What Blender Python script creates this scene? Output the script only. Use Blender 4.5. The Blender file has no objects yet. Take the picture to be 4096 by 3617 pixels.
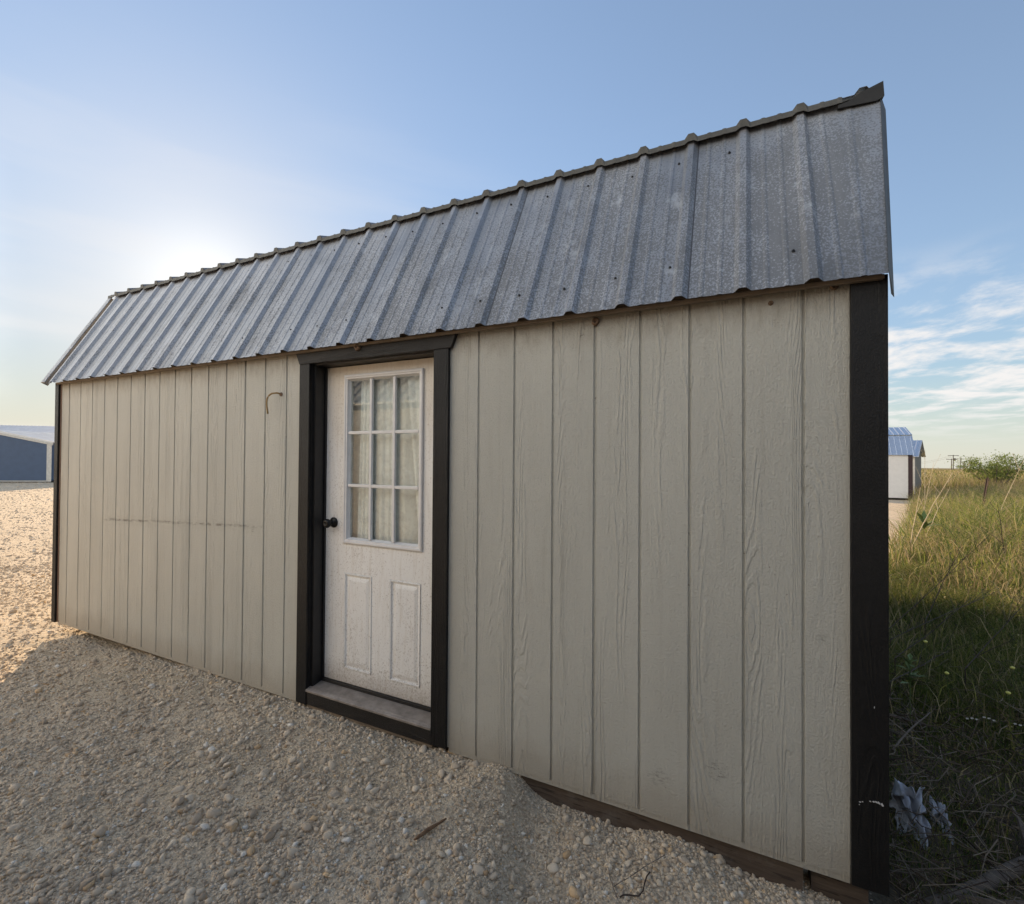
import bpy, math, random
import numpy as np
from mathutils import Vector, Matrix

scene = bpy.context.scene
R = math.radians
rng = np.random.default_rng(7)
random.seed(7)

# ------------------------------------------------------------------ camera
CAM = Vector((5.4909, -2.1111, 1.5123))
YAW, PITCH, ROLL = -0.454733, 0.0116164, 0.0067860
FPX = 1907.42
def cam_axes():
    cy, sy, cp, sp = math.cos(YAW), math.sin(YAW), math.cos(PITCH), math.sin(PITCH)
    f = Vector((sy*cp, cy*cp, sp)); r = Vector((cy, -sy, 0)); u = r.cross(f)
    cr, sr = math.cos(ROLL), math.sin(ROLL)
    return cr*r + sr*u, -sr*r + cr*u, f
AR, AU, AF = cam_axes()
cd = bpy.data.cameras.new("camera"); cam = bpy.data.objects.new("camera", cd)
scene.collection.objects.link(cam)
m = Matrix((AR, AU, -AF)).transposed().to_4x4(); m.translation = CAM
cam.matrix_world = m
cd.sensor_fit = 'HORIZONTAL'; cd.sensor_width = 36; cd.lens = FPX/4096*36
cd.clip_start = .05; cd.clip_end = 6000
scene.camera = cam

# ------------------------------------------------------------------ light
SUN_AZ, SUN_EL = R(-59.0), R(16.0)          # azimuth measured from +Y towards +X
sd = Vector((math.sin(SUN_AZ)*math.cos(SUN_EL), math.cos(SUN_AZ)*math.cos(SUN_EL), math.sin(SUN_EL)))
sl = bpy.data.lights.new("sun", 'SUN'); sl.energy = 3.9; sl.angle = R(0.6); sl.color = (1, .72, .44)
so = bpy.data.objects.new("sun", sl); scene.collection.objects.link(so)
so.rotation_euler = sd.to_track_quat('Z', 'Y').to_euler(); so.location = (-20, 20, 20)
scene.view_settings.view_transform = 'Standard'; scene.view_settings.look = 'None'
scene.view_settings.exposure = 1.12; scene.view_settings.gamma = 1
try: scene.view_settings.use_curve_mapping = False
except Exception: pass

W = bpy.data.worlds.new("World"); scene.world = W; W.use_nodes = True
wn = W.node_tree; wn.nodes.clear()
def N(tree, t, **k):
    n = tree.nodes.new(t)
    for a, v in k.items():
        if a == 'ins':
            for i, val in v.items(): n.inputs[i].default_value = val
        else: setattr(n, a, v)
    return n
def L(tree, a, b): tree.links.new(a, b)
def math_node(t, op, a, b=None, c=None, clamp=False):
    n = t.nodes.new('ShaderNodeMath'); n.operation = op; n.use_clamp = clamp
    for i, v in enumerate((a, b, c)):
        if v is None: continue
        if isinstance(v, (int, float)): n.inputs[i].default_value = v
        else: t.links.new(v, n.inputs[i])
    return n.outputs[0]
def mapr(t, v, a, b, c=0.0, d=1.0, smooth=False):
    n = t.nodes.new('ShaderNodeMapRange'); t.links.new(v, n.inputs[0])
    if smooth: n.interpolation_type = 'SMOOTHSTEP'
    for i, x in zip((1, 2, 3, 4), (a, b, c, d)): n.inputs[i].default_value = x
    return n.outputs[0]
def mixc(t, fac, a, b, mode='MIX'):
    n = t.nodes.new('ShaderNodeMix'); n.data_type = 'RGBA'; n.blend_type = mode
    if isinstance(fac, (int, float)): n.inputs[0].default_value = fac
    else: t.links.new(fac, n.inputs[0])
    for i, x in ((6, a), (7, b)):
        if isinstance(x, (tuple, list)): n.inputs[i].default_value = (*x[:3], 1)
        else: t.links.new(x, n.inputs[i])
    return n.outputs[2]
def noise(t, vec, scale, detail=4, rough=.5, dist=0.0, dims='3D'):
    n = t.nodes.new('ShaderNodeTexNoise'); n.noise_dimensions = dims
    n.inputs['Scale'].default_value = scale; n.inputs['Detail'].default_value = detail
    n.inputs['Roughness'].default_value = rough; n.inputs['Distortion'].default_value = dist
    if vec is not None: t.links.new(vec, n.inputs['Vector'])
    return n.outputs['Fac']
def vmul(t, vec, s, loc=(0, 0, 0)):
    n = t.nodes.new('ShaderNodeMapping'); n.inputs['Scale'].default_value = s
    n.inputs['Location'].default_value = loc
    t.links.new(vec, n.inputs['Vector']); return n.outputs[0]

sky = N(wn, 'ShaderNodeTexSky', sky_type='NISHITA', sun_disc=False, sun_elevation=SUN_EL,
        sun_rotation=SUN_AZ, air_density=1.0, dust_density=.3, ozone_density=2.0, altitude=150)
tc = N(wn, 'ShaderNodeTexCoord')
nv = N(wn, 'ShaderNodeVectorMath', operation='NORMALIZE'); L(wn, tc.outputs['Generated'], nv.inputs[0])
sp = N(wn, 'ShaderNodeSeparateXYZ'); L(wn, nv.outputs[0], sp.inputs[0])
zz = sp.outputs[2]
den = math_node(wn, 'MAXIMUM', math_node(wn, 'ADD', zz, .06), .03)
cx = math_node(wn, 'DIVIDE', sp.outputs[0], den); cy_ = math_node(wn, 'DIVIDE', sp.outputs[1], den)
cb = N(wn, 'ShaderNodeCombineXYZ'); L(wn, cx, cb.inputs[0]); L(wn, cy_, cb.inputs[1])
c1 = noise(wn, vmul(wn, cb.outputs[0], (1.0, .72, 1), (7.3, 2.4, 0)), 1.9, 8, .6, .2)
c2 = noise(wn, vmul(wn, cb.outputs[0], (.35, .2, 1), (5.1, 2.0, 0)), 1.0, 2, .5, 0)
# fair-weather band low over the field (east of the shed), thin veil elsewhere
band = math_node(wn, 'MULTIPLY', mapr(wn, zz, .015, .10, smooth=True), mapr(wn, zz, .34, .20, smooth=True))
east = mapr(wn, sp.outputs[0], -.15, .12, smooth=True)
cl = mapr(wn, c1, .41, .62, smooth=True)
cl = math_node(wn, 'MULTIPLY', math_node(wn, 'MULTIPLY', cl, band), east)
veil = math_node(wn, 'MULTIPLY', mapr(wn, noise(wn, vmul(wn, nv.outputs[0], (1.2, 1.2, 9), (2, 1, 0)), 1.6, 5, .5, .4), .42, .75, smooth=True),
                 math_node(wn, 'MULTIPLY', mapr(wn, zz, .6, .1), mapr(wn, sp.outputs[0], .0, -.5)))
cl = math_node(wn, 'ADD', math_node(wn, 'MULTIPLY', cl, .92), math_node(wn, 'MULTIPLY', veil, .45), clamp=True)
# hazy air: roll off the brightest part of the sky, pale aureole round the sun
lum = N(wn, 'ShaderNodeRGBToBW'); L(wn, sky.outputs[0], lum.inputs[0])
q = math_node(wn, 'MULTIPLY', lum.outputs[0], .32)
inv = math_node(wn, 'DIVIDE', 1.0, math_node(wn, 'SQRT', math_node(wn, 'ADD', 1.0, math_node(wn, 'MULTIPLY', q, q))))
vs_ = N(wn, 'ShaderNodeVectorMath', operation='SCALE'); L(wn, sky.outputs[0], vs_.inputs[0]); L(wn, inv, vs_.inputs['Scale'])
dt = N(wn, 'ShaderNodeVectorMath', operation='DOT_PRODUCT'); L(wn, nv.outputs[0], dt.inputs[0]); dt.inputs[1].default_value = sd
g1 = math_node(wn, 'POWER', math_node(wn, 'MAXIMUM', dt.outputs['Value'], 0), 260)
g2_ = math_node(wn, 'POWER', math_node(wn, 'MAXIMUM', dt.outputs['Value'], 0), 45)
gl_ = math_node(wn, 'ADD', math_node(wn, 'MULTIPLY', g1, 1.5), math_node(wn, 'MULTIPLY', g2_, .7))
ga = N(wn, 'ShaderNodeVectorMath', operation='SCALE'); ga.inputs[0].default_value = (1, .97, .88); L(wn, gl_, ga.inputs['Scale'])
sm_ = N(wn, 'ShaderNodeVectorMath', operation='ADD'); L(wn, vs_.outputs[0], sm_.inputs[0]); L(wn, ga.outputs[0], sm_.inputs[1])
base_sky = mixc(wn, mapr(wn, zz, .16, .0, 0, .55, smooth=True), mixc(wn, 1.0, sm_.outputs[0], (1.03, 1.02, 1.0), 'MULTIPLY'), (3.35, 3.45, 3.15))
base_sky = mixc(wn, mapr(wn, zz, 1.0, .25, .07, .15), base_sky, (3.3, 3.6, 4.2))
sky2 = mixc(wn, cl, base_sky, (4.1, 3.95, 3.85))
# bright cloud bank added out of view, behind left, to light the shaded wall
bk = math_node(wn, 'MULTIPLY', mapr(wn, math_node(wn, 'ADD', math_node(wn, 'MULTIPLY', sp.outputs[0], -.55), math_node(wn, 'MULTIPLY', sp.outputs[1], -.83)), .25, .60, smooth=True),
               math_node(wn, 'MULTIPLY', mapr(wn, zz, .02, .12, smooth=True), mapr(wn, zz, .80, .55, smooth=True)))
bn = mapr(wn, noise(wn, vmul(wn, nv.outputs[0], (2.2, 2.2, 3.4), (1, 4, 2)), 1.7, 6, .6, .3), .38, .56, smooth=True)
skc = mixc(wn, math_node(wn, 'MULTIPLY', bk, bn), sky2, (16, 15, 13.2))
bg = N(wn, 'ShaderNodeBackground'); bg.inputs['Strength'].default_value = .108
L(wn, skc, bg.inputs['Color'])
wo = N(wn, 'ShaderNodeOutputWorld'); L(wn, bg.outputs[0], wo.inputs[0])

# ------------------------------------------------------------------ helpers
COL = scene.collection
class MB:
    def __init__(s): s.v = []; s.f = []
    def add(s, vs, fs):
        o = len(s.v); s.v += [tuple(p) for p in vs]; s.f += [tuple(o+i for i in f) for f in fs]; return s
    def box(s, x0, x1, y0, y1, z0, z1):
        v = [(x, y, z) for z in (z0, z1) for y in (y0, y1) for x in (x0, x1)]
        return s.add(v, [(0, 2, 3, 1), (4, 5, 7, 6), (0, 1, 5, 4), (2, 6, 7, 3), (0, 4, 6, 2), (1, 3, 7, 5)])
    def bar(s, a, b, w, h, up=(0, 0, 1)):
        a = Vector(a); b = Vector(b); d = (b-a).normalized(); x = d.cross(Vector(up)).normalized(); y = x.cross(d)
        v = [p + x*sx*w/2 + y*sy*h/2 for p in (a, b) for sx, sy in ((-1, -1), (1, -1), (1, 1), (-1, 1))]
        return s.add(v, [(0, 3, 2, 1), (4, 5, 6, 7)] + [(i, (i+1) % 4, (i+1) % 4+4, i+4) for i in range(4)])
    def tube(s, pts, rad, n=6):
        pts = [Vector(p) for p in pts]; k = len(pts)
        if isinstance(rad, (int, float)): rad = [rad]*k
        vs = []; ref = Vector((.3, .2, 1)).normalized()
        for i, p in enumerate(pts):
            d = (pts[min(i+1, k-1)]-pts[max(i-1, 0)]).normalized()
            if abs(d.dot(ref)) > .97: ref = Vector((1, .1, 0)).normalized()
            x = d.cross(ref).normalized(); y = d.cross(x)
            for j in range(n):
                a = 2*math.pi*j/n; vs.append(p + (x*math.cos(a)+y*math.sin(a))*rad[i])
        fs = [(i*n+j, i*n+(j+1) % n, (i+1)*n+(j+1) % n, (i+1)*n+j) for i in range(k-1) for j in range(n)]
        fs += [tuple(range(n))[::-1], tuple(range((k-1)*n, k*n))]
        return s.add(vs, fs)
    def lathe(s, prof, n=32, M=None):       # profile (radius, height) about local Z
        vs = [Vector((r*math.cos(2*math.pi*j/n), r*math.sin(2*math.pi*j/n), h)) for r, h in prof for j in range(n)]
        if M: vs = [M @ v for v in vs]
        k = len(prof)
        fs = [(i*n+j, i*n+(j+1) % n, (i+1)*n+(j+1) % n, (i+1)*n+j) for i in range(k-1) for j in range(n)]
        fs += [tuple(range(n))[::-1], tuple(range((k-1)*n, k*n))]
        return s.add(vs, fs)
    def build(s, name, mat, parent=None, smooth=False, bevel=0):
        me = bpy.data.meshes.new(name); me.from_pydata(s.v, [], s.f); me.validate(); me.update()
        o = bpy.data.objects.new(name, me); COL.objects.link(o)
        if mat: me.materials.append(mat)
        if smooth: me.polygons.foreach_set('use_smooth', [True]*len(me.polygons))
        if parent: o.parent = parent
        if bevel:
            b = o.modifiers.new('bevel', 'BEVEL'); b.width = bevel; b.segments = 2; b.limit_method = 'ANGLE'
        return o
def npmesh(name, V, F, mat, parent=None, smooth=False, col=None):
    """V (n,3), F (m,k) all the same polygon size"""
    me = bpy.data.meshes.new(name); V = np.asarray(V, np.float32); F = np.asarray(F, np.int32)
    k = F.shape[1]
    me.vertices.add(len(V)); me.vertices.foreach_set('co', V.ravel())
    me.loops.add(F.size); me.loops.foreach_set('vertex_index', F.ravel())
    me.polygons.add(len(F)); me.polygons.foreach_set('loop_start', np.arange(0, F.size, k, dtype=np.int32))
    me.polygons.foreach_set('loop_total', np.full(len(F), k, np.int32))
    if smooth: me.polygons.foreach_set('use_smooth', np.ones(len(F), bool))
    me.update(calc_edges=True)
    if col is not None:
        a = me.color_attributes.new('tint', 'FLOAT_COLOR', 'POINT')
        a.data.foreach_set('color', np.concatenate([col, np.ones((len(col), 1))], 1).astype(np.float32).ravel())
    o = bpy.data.objects.new(name, me); COL.objects.link(o)
    if mat: me.materials.append(mat)
    if parent: o.parent = parent
    return o
def tag(o, label=None, cat=None, group=None, kind=None):
    if label: o['label'] = label
    if cat: o['category'] = cat
    if group: o['group'] = group
    if kind: o['kind'] = kind
    return o
def empty(name, loc, label, cat, group=None, rz=0):
    o = bpy.data.objects.new(name, None); COL.objects.link(o); o.location = loc; o.rotation_euler = (0, 0, rz)
    o.empty_display_size = .2
    return tag(o, label, cat, group)
def ray(px, py): return AF + AR*((px-2048)/FPX) + AU*((1808.5-py)/FPX)
def at_y(px, py, Y):
    d = ray(px, py); return CAM + d*((Y-CAM.y)/d.y)
def at_t(px, py, t): return CAM + ray(px, py)*t

def vnoise(x, y, seed=0):
    xi = np.floor(x).astype(np.int64); yi = np.floor(y).astype(np.int64); fx = x-xi; fy = y-yi
    fx = fx*fx*(3-2*fx); fy = fy*fy*(3-2*fy)
    def h(a, b):
        n = (a*374761393 + b*668265263 + seed*982451653) & 0xffffffff
        n = ((n ^ (n >> 13))*1274126177) & 0xffffffff
        return ((n ^ (n >> 16)) & 0xffff)/65535.0
    return (h(xi, yi)*(1-fx)+h(xi+1, yi)*fx)*(1-fy)+(h(xi, yi+1)*(1-fx)+h(xi+1, yi+1)*fx)*fy
def sst(a, b, x):
    t = np.clip((x-a)/(b-a), 0, 1); return t*t*(3-2*t)
GX = np.array([-3, 1, 4, 8, 12, 30, 45, 60, 400.]); GV = np.array([5.9, 5.95, 6.55, 7.85, 9.0, 13.6, 14.0, 8.0, -40.])
def grass_edge(y): return np.interp(y, GX, GV)
def height(x, y, fine=True):
    x = np.asarray(x, float); y = np.asarray(y, float)
    z = np.full(np.broadcast(x, y).shape, -.045)
    z = z - .065*sst(1.6, .3, x)*sst(-2.2, -.3, y)*sst(-9, -2, x)                      # dips at the far left corner
    z = z - .03*sst(0, -8, x)
    z = z - .085*sst(4.40, 4.62, x + .35*np.minimum(y, 0)) - .05*sst(5.0, 6.3, x) - .10*sst(5.8, 7.0, x)
    z = z + .035*sst(-.35, -.05, y)*sst(.5, -.0, y)*sst(4.5, 4.9, x)*sst(6.1, 5.8, x)*sst(0, 1, vnoise(x*6, y*6, 3))
    # low ridges where gravel was pushed up beside the skid
    z = z + .035*np.exp(-((x-4.30-.5*(y+.3))/.14)**2)*sst(-.9, -.15, y)*sst(.2, 0, y)
    z = z + .018*np.exp(-((x-5.20-.45*(y+.2))/.10)**2)*sst(-.7, -.1, y)*sst(.2, 0, y)
    z = z - .08*sst(.1, .6, y)*sst(6.2, 5.7, x)*sst(-.4, 0, x)          # hollow under the shed
    right = sst(5, 9, x)
    z = z - right*(.30*sst(8, 28, y) ) + right*sst(15, 18, x - .03*y)*.28*sst(8, 20, y)
    z = z - sst(-6, 12, x)*.012*np.maximum(y-24, 0)
    z = z + .5*sst(6.3, 7.4, x)*sst(-.5, 2, y)*sst(14, 7, y)*.22
    if fine:
        near = np.exp(-((x-4)**2+(y+.5)**2)/900.)
        z = z + near*(.030*(vnoise(x*.9, y*.9, 1)-.5) + .020*(vnoise(x*3.1, y*3.1, 2)-.5) + (.012*(vnoise(x*9, y*9, 5)-.5)                      + .008*(vnoise(x*24, y*24, 6)-.5) + .005*(vnoise(x*60, y*60, 8)-.5))*sst(-4, .5, x))
        z = z + .3*(vnoise(x*.03, y*.03, 9)-.5)*sst(30, 90, np.hypot(x, y))
    return z
def hz(x, y): return float(height(np.array([x]), np.array([y]))[0])

# ------------------------------------------------------------------ materials
def newmat(name):
    M = bpy.data.materials.new(name); M.use_nodes = True; t = M.node_tree; t.nodes.clear()
    out = t.nodes.new('ShaderNodeOutputMaterial'); b = t.nodes.new('ShaderNodeBsdfPrincipled')
    t.links.new(b.outputs[0], out.inputs[0])
    tcn = t.nodes.new('ShaderNodeTexCoord'); return M, t, b, tcn.outputs['Object'], out
def bump(t, b, h, strength=.5, dist=.01, prev=None):
    n = t.nodes.new('ShaderNodeBump'); n.inputs['Strength'].default_value = strength
    n.inputs['Distance'].default_value = dist; t.links.new(h, n.inputs['Height'])
    if prev is not None: t.links.new(prev, n.inputs['Normal'])
    t.links.new(n.outputs[0], b.inputs['Normal']); return n.outputs[0]
def setc(t, b, c, name='Base Color'):
    if isinstance(c, (tuple, list)): b.inputs[name].default_value = (*c[:3], 1)
    else: t.links.new(c, b.inputs[name])

def simple(name, col, rough=.6, metal=0, var=.15, scale=12, bumps=.1):
    M, t, b, o, _ = newmat(name)
    n = noise(t, o, scale, 6, .6)
    dark = tuple(c*(1-var) for c in col); lite = tuple(min(1, c*(1+var)) for c in col)
    setc(t, b, mixc(t, mapr(t, n, .3, .7), dark, lite)); b.inputs['Roughness'].default_value = rough
    b.inputs['Metallic'].default_value = metal
    if bumps: bump(t, b, noise(t, o, scale*6, 4, .6), bumps, .004)
    return M

def grain_field(t, vec, along='Z', boards=True):
    """cedar-grain embossing: contour lines of a stretched noise, different on each board"""
    s = t.nodes.new('ShaderNodeSeparateXYZ'); t.links.new(vec, s.inputs[0])
    ax = {'X': 0, 'Y': 1, 'Z': 2}[along]; ac = 0 if ax == 2 else 2
    idx = math_node(t, 'FLOOR', math_node(t, 'DIVIDE', s.outputs[ac], .2032))
    off = math_node(t, 'MULTIPLY', math_node(t, 'FRACT', math_node(t, 'MULTIPLY', math_node(t, 'SINE', math_node(t, 'MULTIPLY', idx, 12.9898)), 43.758)), 60.0)
    c = t.nodes.new('ShaderNodeCombineXYZ')
    t.links.new(math_node(t, 'MULTIPLY', s.outputs[ac], 7.5), c.inputs[0])
    t.links.new(math_node(t, 'MULTIPLY', s.outputs[ax], .62), c.inputs[1])
    if boards: t.links.new(off, c.inputs[2])
    v = c.outputs[0]
    f = noise(t, v, .8, 2.5, .45, .35)
    jitter = noise(t, vmul(t, v, (3, 14, 1)), 2.5, 3, .6)
    ph = math_node(t, 'ADD', math_node(t, 'MULTIPLY', f, 175), math_node(t, 'MULTIPLY', jitter, 3.4))
    lines = mapr(t, math_node(t, 'SINE', ph), -.2, .9, smooth=True)
    zone = mapr(t, noise(t, vmul(t, v, (1.1, .5, 1), (4, 7, 2)), 1.6, 2, .5), .46, .62, smooth=True)
    fib = noise(t, vmul(t, v, (18, 8, 1)), 3.0, 4, .7)
    stip = noise(t, vmul(t, v, (10, 85, 1)), 2.0, 3, .6)
    h = math_node(t, 'ADD', math_node(t, 'MULTIPLY', math_node(t, 'MULTIPLY', lines, zone), .55),
                  math_node(t, 'ADD', math_node(t, 'MULTIPLY', fib, .9), math_node(t, 'MULTIPLY', stip, .9)))
    return h, s, math_node(t, 'MULTIPLY', lines, zone)

def make_siding(name, col, stain=False):
    M, t, b, o, _ = newmat(name)
    h, s, ln = grain_field(t, o)
    big = noise(t, vmul(t, o, (1.2, 1, .35)), 2.2, 5, .6)
    c = mixc(t, mapr(t, big, .3, .7), tuple(x*.93 for x in col), tuple(min(1, x*1.06) for x in col))
    c = mixc(t, math_node(t, 'MULTIPLY', ln, .05), c, tuple(x*.5 for x in col))
    # rain streaks, dust
    st = mapr(t, noise(t, vmul(t, o, (16, 1, .8)), 2.0, 4, .6), .55, .8)
    c = mixc(t, math_node(t, 'MULTIPLY', st, .22), c, (.30, .26, .20))
    specks = mapr(t, noise(t, o, 70, 2, .5), .72, .78)
    c = mixc(t, math_node(t, 'MULTIPLY', specks, .5), c, (.10, .07, .045))
    # brown weathering fringe just under the eave
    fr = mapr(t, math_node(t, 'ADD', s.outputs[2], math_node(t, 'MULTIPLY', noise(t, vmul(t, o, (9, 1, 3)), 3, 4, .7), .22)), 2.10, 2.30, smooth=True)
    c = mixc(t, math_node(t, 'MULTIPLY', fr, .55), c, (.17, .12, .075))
    # mud splash near the ground
    sp_ = mapr(t, math_node(t, 'SUBTRACT', s.outputs[2], math_node(t, 'MULTIPLY', noise(t, o, 5, 5, .7), .22)), .10, -.10, smooth=True)
    c = mixc(t, math_node(t, 'MULTIPLY', sp_, .35), c, (.30, .24, .17))
    for qx, qy, rr_, a_ in ((2868, 3085, .050, .75), (2640, 3112, .060, .40), (3290, 2560, .03, .35), (2330, 1345, .02, .7), (1010, 2118, .03, .5), (2640, 1300, .03, .5), (3115, 1290, .025, .6)):
        p_ = at_y(qx, qy, 0); dn = t.nodes.new('ShaderNodeVectorMath'); dn.operation = 'DISTANCE'; t.links.new(o, dn.inputs[0]); dn.inputs[1].default_value = p_
        mk = math_node(t, 'MULTIPLY', mapr(t, dn.outputs['Value'], rr_, rr_*.3), mapr(t, noise(t, vmul(t, o, (1, 1, 2.2), (rr_*90, 0, 0)), 32, 4, .75), .50, .60))
        c = mixc(t, math_node(t, 'MULTIPLY', mk, a_), c, (.07, .055, .045))
    bt = math_node(t, 'FRACT', math_node(t, 'MULTIPLY', math_node(t, 'SINE', math_node(t, 'MULTIPLY', math_node(t, 'FLOOR', math_node(t, 'DIVIDE', s.outputs[0], .2032)), 78.233)), 43.758))
    c = mixc(t, mapr(t, bt, 0, 1, 0, .10), c, tuple(x*.55 for x in col))
    if stain:    # scrape line from x .63 to 2.6
        zl = math_node(t, 'ADD', math_node(t, 'MULTIPLY', s.outputs[0], .038), .935)
        zl = math_node(t, 'ADD', zl, math_node(t, 'MULTIPLY', noise(t, vmul(t, o, (5, 1, 0)), 3, 3, .6), .02))
        d = math_node(t, 'ABSOLUTE', math_node(t, 'SUBTRACT', s.outputs[2], zl))
        line = mapr(t, d, .012, .004); inx = math_node(t, 'MULTIPLY', mapr(t, s.outputs[0], .60, .66), mapr(t, s.outputs[0], 2.64, 2.58))
        brk = mapr(t, noise(t, vmul(t, o, (7, 1, 16)), 2, 5, .85), .44, .62)
        c = mixc(t, math_node(t, 'MULTIPLY', math_node(t, 'MULTIPLY', line, inx), math_node(t, 'MULTIPLY', brk, .8)), c, (.10, .085, .07))
        halo = math_node(t, 'MULTIPLY', math_node(t, 'MULTIPLY', mapr(t, d, .06, .0), inx), brk)
        c = mixc(t, math_node(t, 'MULTIPLY', halo, .22), c, (.16, .13, .10))
    setc(t, b, c); b.inputs['Roughness'].default_value = .62; b.inputs['Specular IOR Level'].default_value = .35
    bump(t, b, h, .9, .0075)
    return M
def make_paint_wood(name, col, along='Z', rough=.5):
    M, t, b, o, _ = newmat(name)
    h, s, ln = grain_field(t, o, along, boards=False)
    c = mixc(t, mapr(t, noise(t, o, 6, 6, .7), .35, .75), col, tuple(x*1.5+.004 for x in col))
    wear = mapr(t, noise(t, vmul(t, o, (3, 3, 1.2)), 22, 5, .8), .70, .76)
    c = mixc(t, math_node(t, 'MULTIPLY', wear, .4), c, (.05, .045, .04))
    setc(t, b, c); b.inputs['Roughness'].default_value = rough
    b.inputs['Specular IOR Level'].default_value = .3
    bump(t, b, h, .8, .0035); return M
def make_galv(name):
    M, t, b, o, _ = newmat(name)
    big = noise(t, vmul(t, o, (1.4, .5, .5)), 1.6, 3, .55)
    streak = noise(t, vmul(t, o, (26, 1.2, 1.2)), 1.0, 4, .6)
    sp_ = noise(t, vmul(t, o, (1, .8, .8)), 130, 3, .6)
    s = t.nodes.new('ShaderNodeSeparateXYZ'); t.links.new(o, s.inputs[0])
    # lichen-like dark speckle, heavier toward the right and the lower half of the sheet
    dens = math_node(t, 'ADD', math_node(t, 'MULTIPLY', mapr(t, s.outputs[0], 1.5, 6.0), .16), math_node(t, 'MULTIPLY', math_node(t, 'SUBTRACT', big, .5), .42))
    patch = noise(t, vmul(t, o, (3.5, 1.6, 1.6), (9, 2, 4)), 2.2, 5, .65)
    dens = math_node(t, 'ADD', dens, math_node(t, 'MULTIPLY', math_node(t, 'SUBTRACT', patch, .5), .38))
    dens = math_node(t, 'ADD', dens, math_node(t, 'MULTIPLY', mapr(t, s.outputs[2], 3.05, 2.8), .07))
    dens = math_node(t, 'ADD', dens, math_node(t, 'MULTIPLY', math_node(t, 'SUBTRACT', streak, .5), .26))
    mold = mapr(t, math_node(t, 'ADD', sp_, dens), .57, .76, smooth=True)
    base = mixc(t, mapr(t, big, .3, .7), (.27, .29, .32), (.45, .47, .505))
    base = mixc(t, math_node(t, 'MULTIPLY', mapr(t, streak, .5, .75), .35), base, (.62, .64, .66))
    edge = mapr(t, math_node(t, 'ADD', s.outputs[2], math_node(t, 'MULTIPLY', noise(t, vmul(t, o, (6, 1, 1)), 3, 4, .6), .12)), 3.12, 3.20)
    base = mixc(t, math_node(t, 'MULTIPLY', edge, .6), base, (.16, .12, .10))
    c = mixc(t, math_node(t, 'MULTIPLY', mold, .7), base, (.075, .08, .085))
    blot = mapr(t, noise(t, vmul(t, o, (1.6, 1.1, 1.1), (3, 8, 1)), 2.6, 6, .7), .52, .70)
    c = mixc(t, math_node(t, 'MULTIPLY', blot, .45), c, (.10, .105, .11))
    pale = mapr(t, noise(t, vmul(t, o, (2.2, 1.4, 1.4), (1, 3, 7)), 3.0, 5, .7), .60, .68)
    c = mixc(t, math_node(t, 'MULTIPLY', pale, .5), c, (.50, .53, .57))
    fx = math_node(t, 'FRACT', math_node(t, 'DIVIDE', math_node(t, 'SUBTRACT', s.outputs[0], .1175), .9388))
    lap = mapr(t, math_node(t, 'ABSOLUTE', math_node(t, 'SUBTRACT', fx, .5)), .0035, .0025)
    c = mixc(t, math_node(t, 'MULTIPLY', lap, .8), c, (.03, .03, .035))
    setc(t, b, c)
    mt = math_node(t, 'MULTIPLY', math_node(t, 'SUBTRACT', 1, mold), .55); t.links.new(mt, b.inputs['Metallic'])
    t.links.new(mapr(t, big, .3, .7, .42, .6), b.inputs['Roughness'])
    bump(t, b, math_node(t, 'ADD', sp_, math_node(t, 'MULTIPLY', noise(t, o, 4, 3, .5), 5)), .2, .006); return M

SID = (.56, .555, .50)
M_siding = make_siding('siding_paint', SID, True)
M_black = make_paint_wood('black_trim_paint', (.0065, .0065, .007), 'Z')
M_blackh = make_paint_wood('black_trim_paint_horizontal', (.013, .012, .0115), 'X')
M_galv = make_galv('galvanised_sheet')
M_dark = simple('dark_jamb_paint', (.012, .012, .013), .45, 0, .3, 20, .08)
M_darkmetal = simple('blackened_metal', (.02, .02, .02), .35, .6, .2, 30, .05)
M_screw = simple('weathered_screw', (.03, .03, .03), .5, .5)
M_closure = simple('cream_closure', (.19, .15, .11), .8)
M_white = simple('white_vinyl', (.72, .72, .72), .35, 0, .06, 20, .03)
M_skid = None
def make_timber(name, a, bcol, along='X'):
    M, t, b, o, _ = newmat(name)
    sc = (1.2, 14, 14) if along == 'X' else (14, 14, 1.2)
    n = noise(t, vmul(t, o, sc), 3, 6, .65, .4)
    c = mixc(t, mapr(t, n, .3, .7), a, bcol)
    cr = mapr(t, noise(t, vmul(t, o, tuple(x*1.6 for x in sc), (5, 3, 1)), 4, 3, .5), .62, .68)
    c = mixc(t, math_node(t, 'MULTIPLY', cr, .7), c, (.015, .01, .008))
    c = mixc(t, mapr(t, noise(t, o, 5, 5, .7), .55, .8), c, (.16, .14, .12))
    setc(t, b, c); b.inputs['Roughness'].default_value = .85
    bump(t, b, n, .8, .006); return M
M_skid = make_timber('treated_timber', (.060, .042, .030), (.125, .095, .072))
M_oldwood = make_timber('grey_old_wood', (.10, .085, .07), (.22, .19, .16), 'X')

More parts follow.
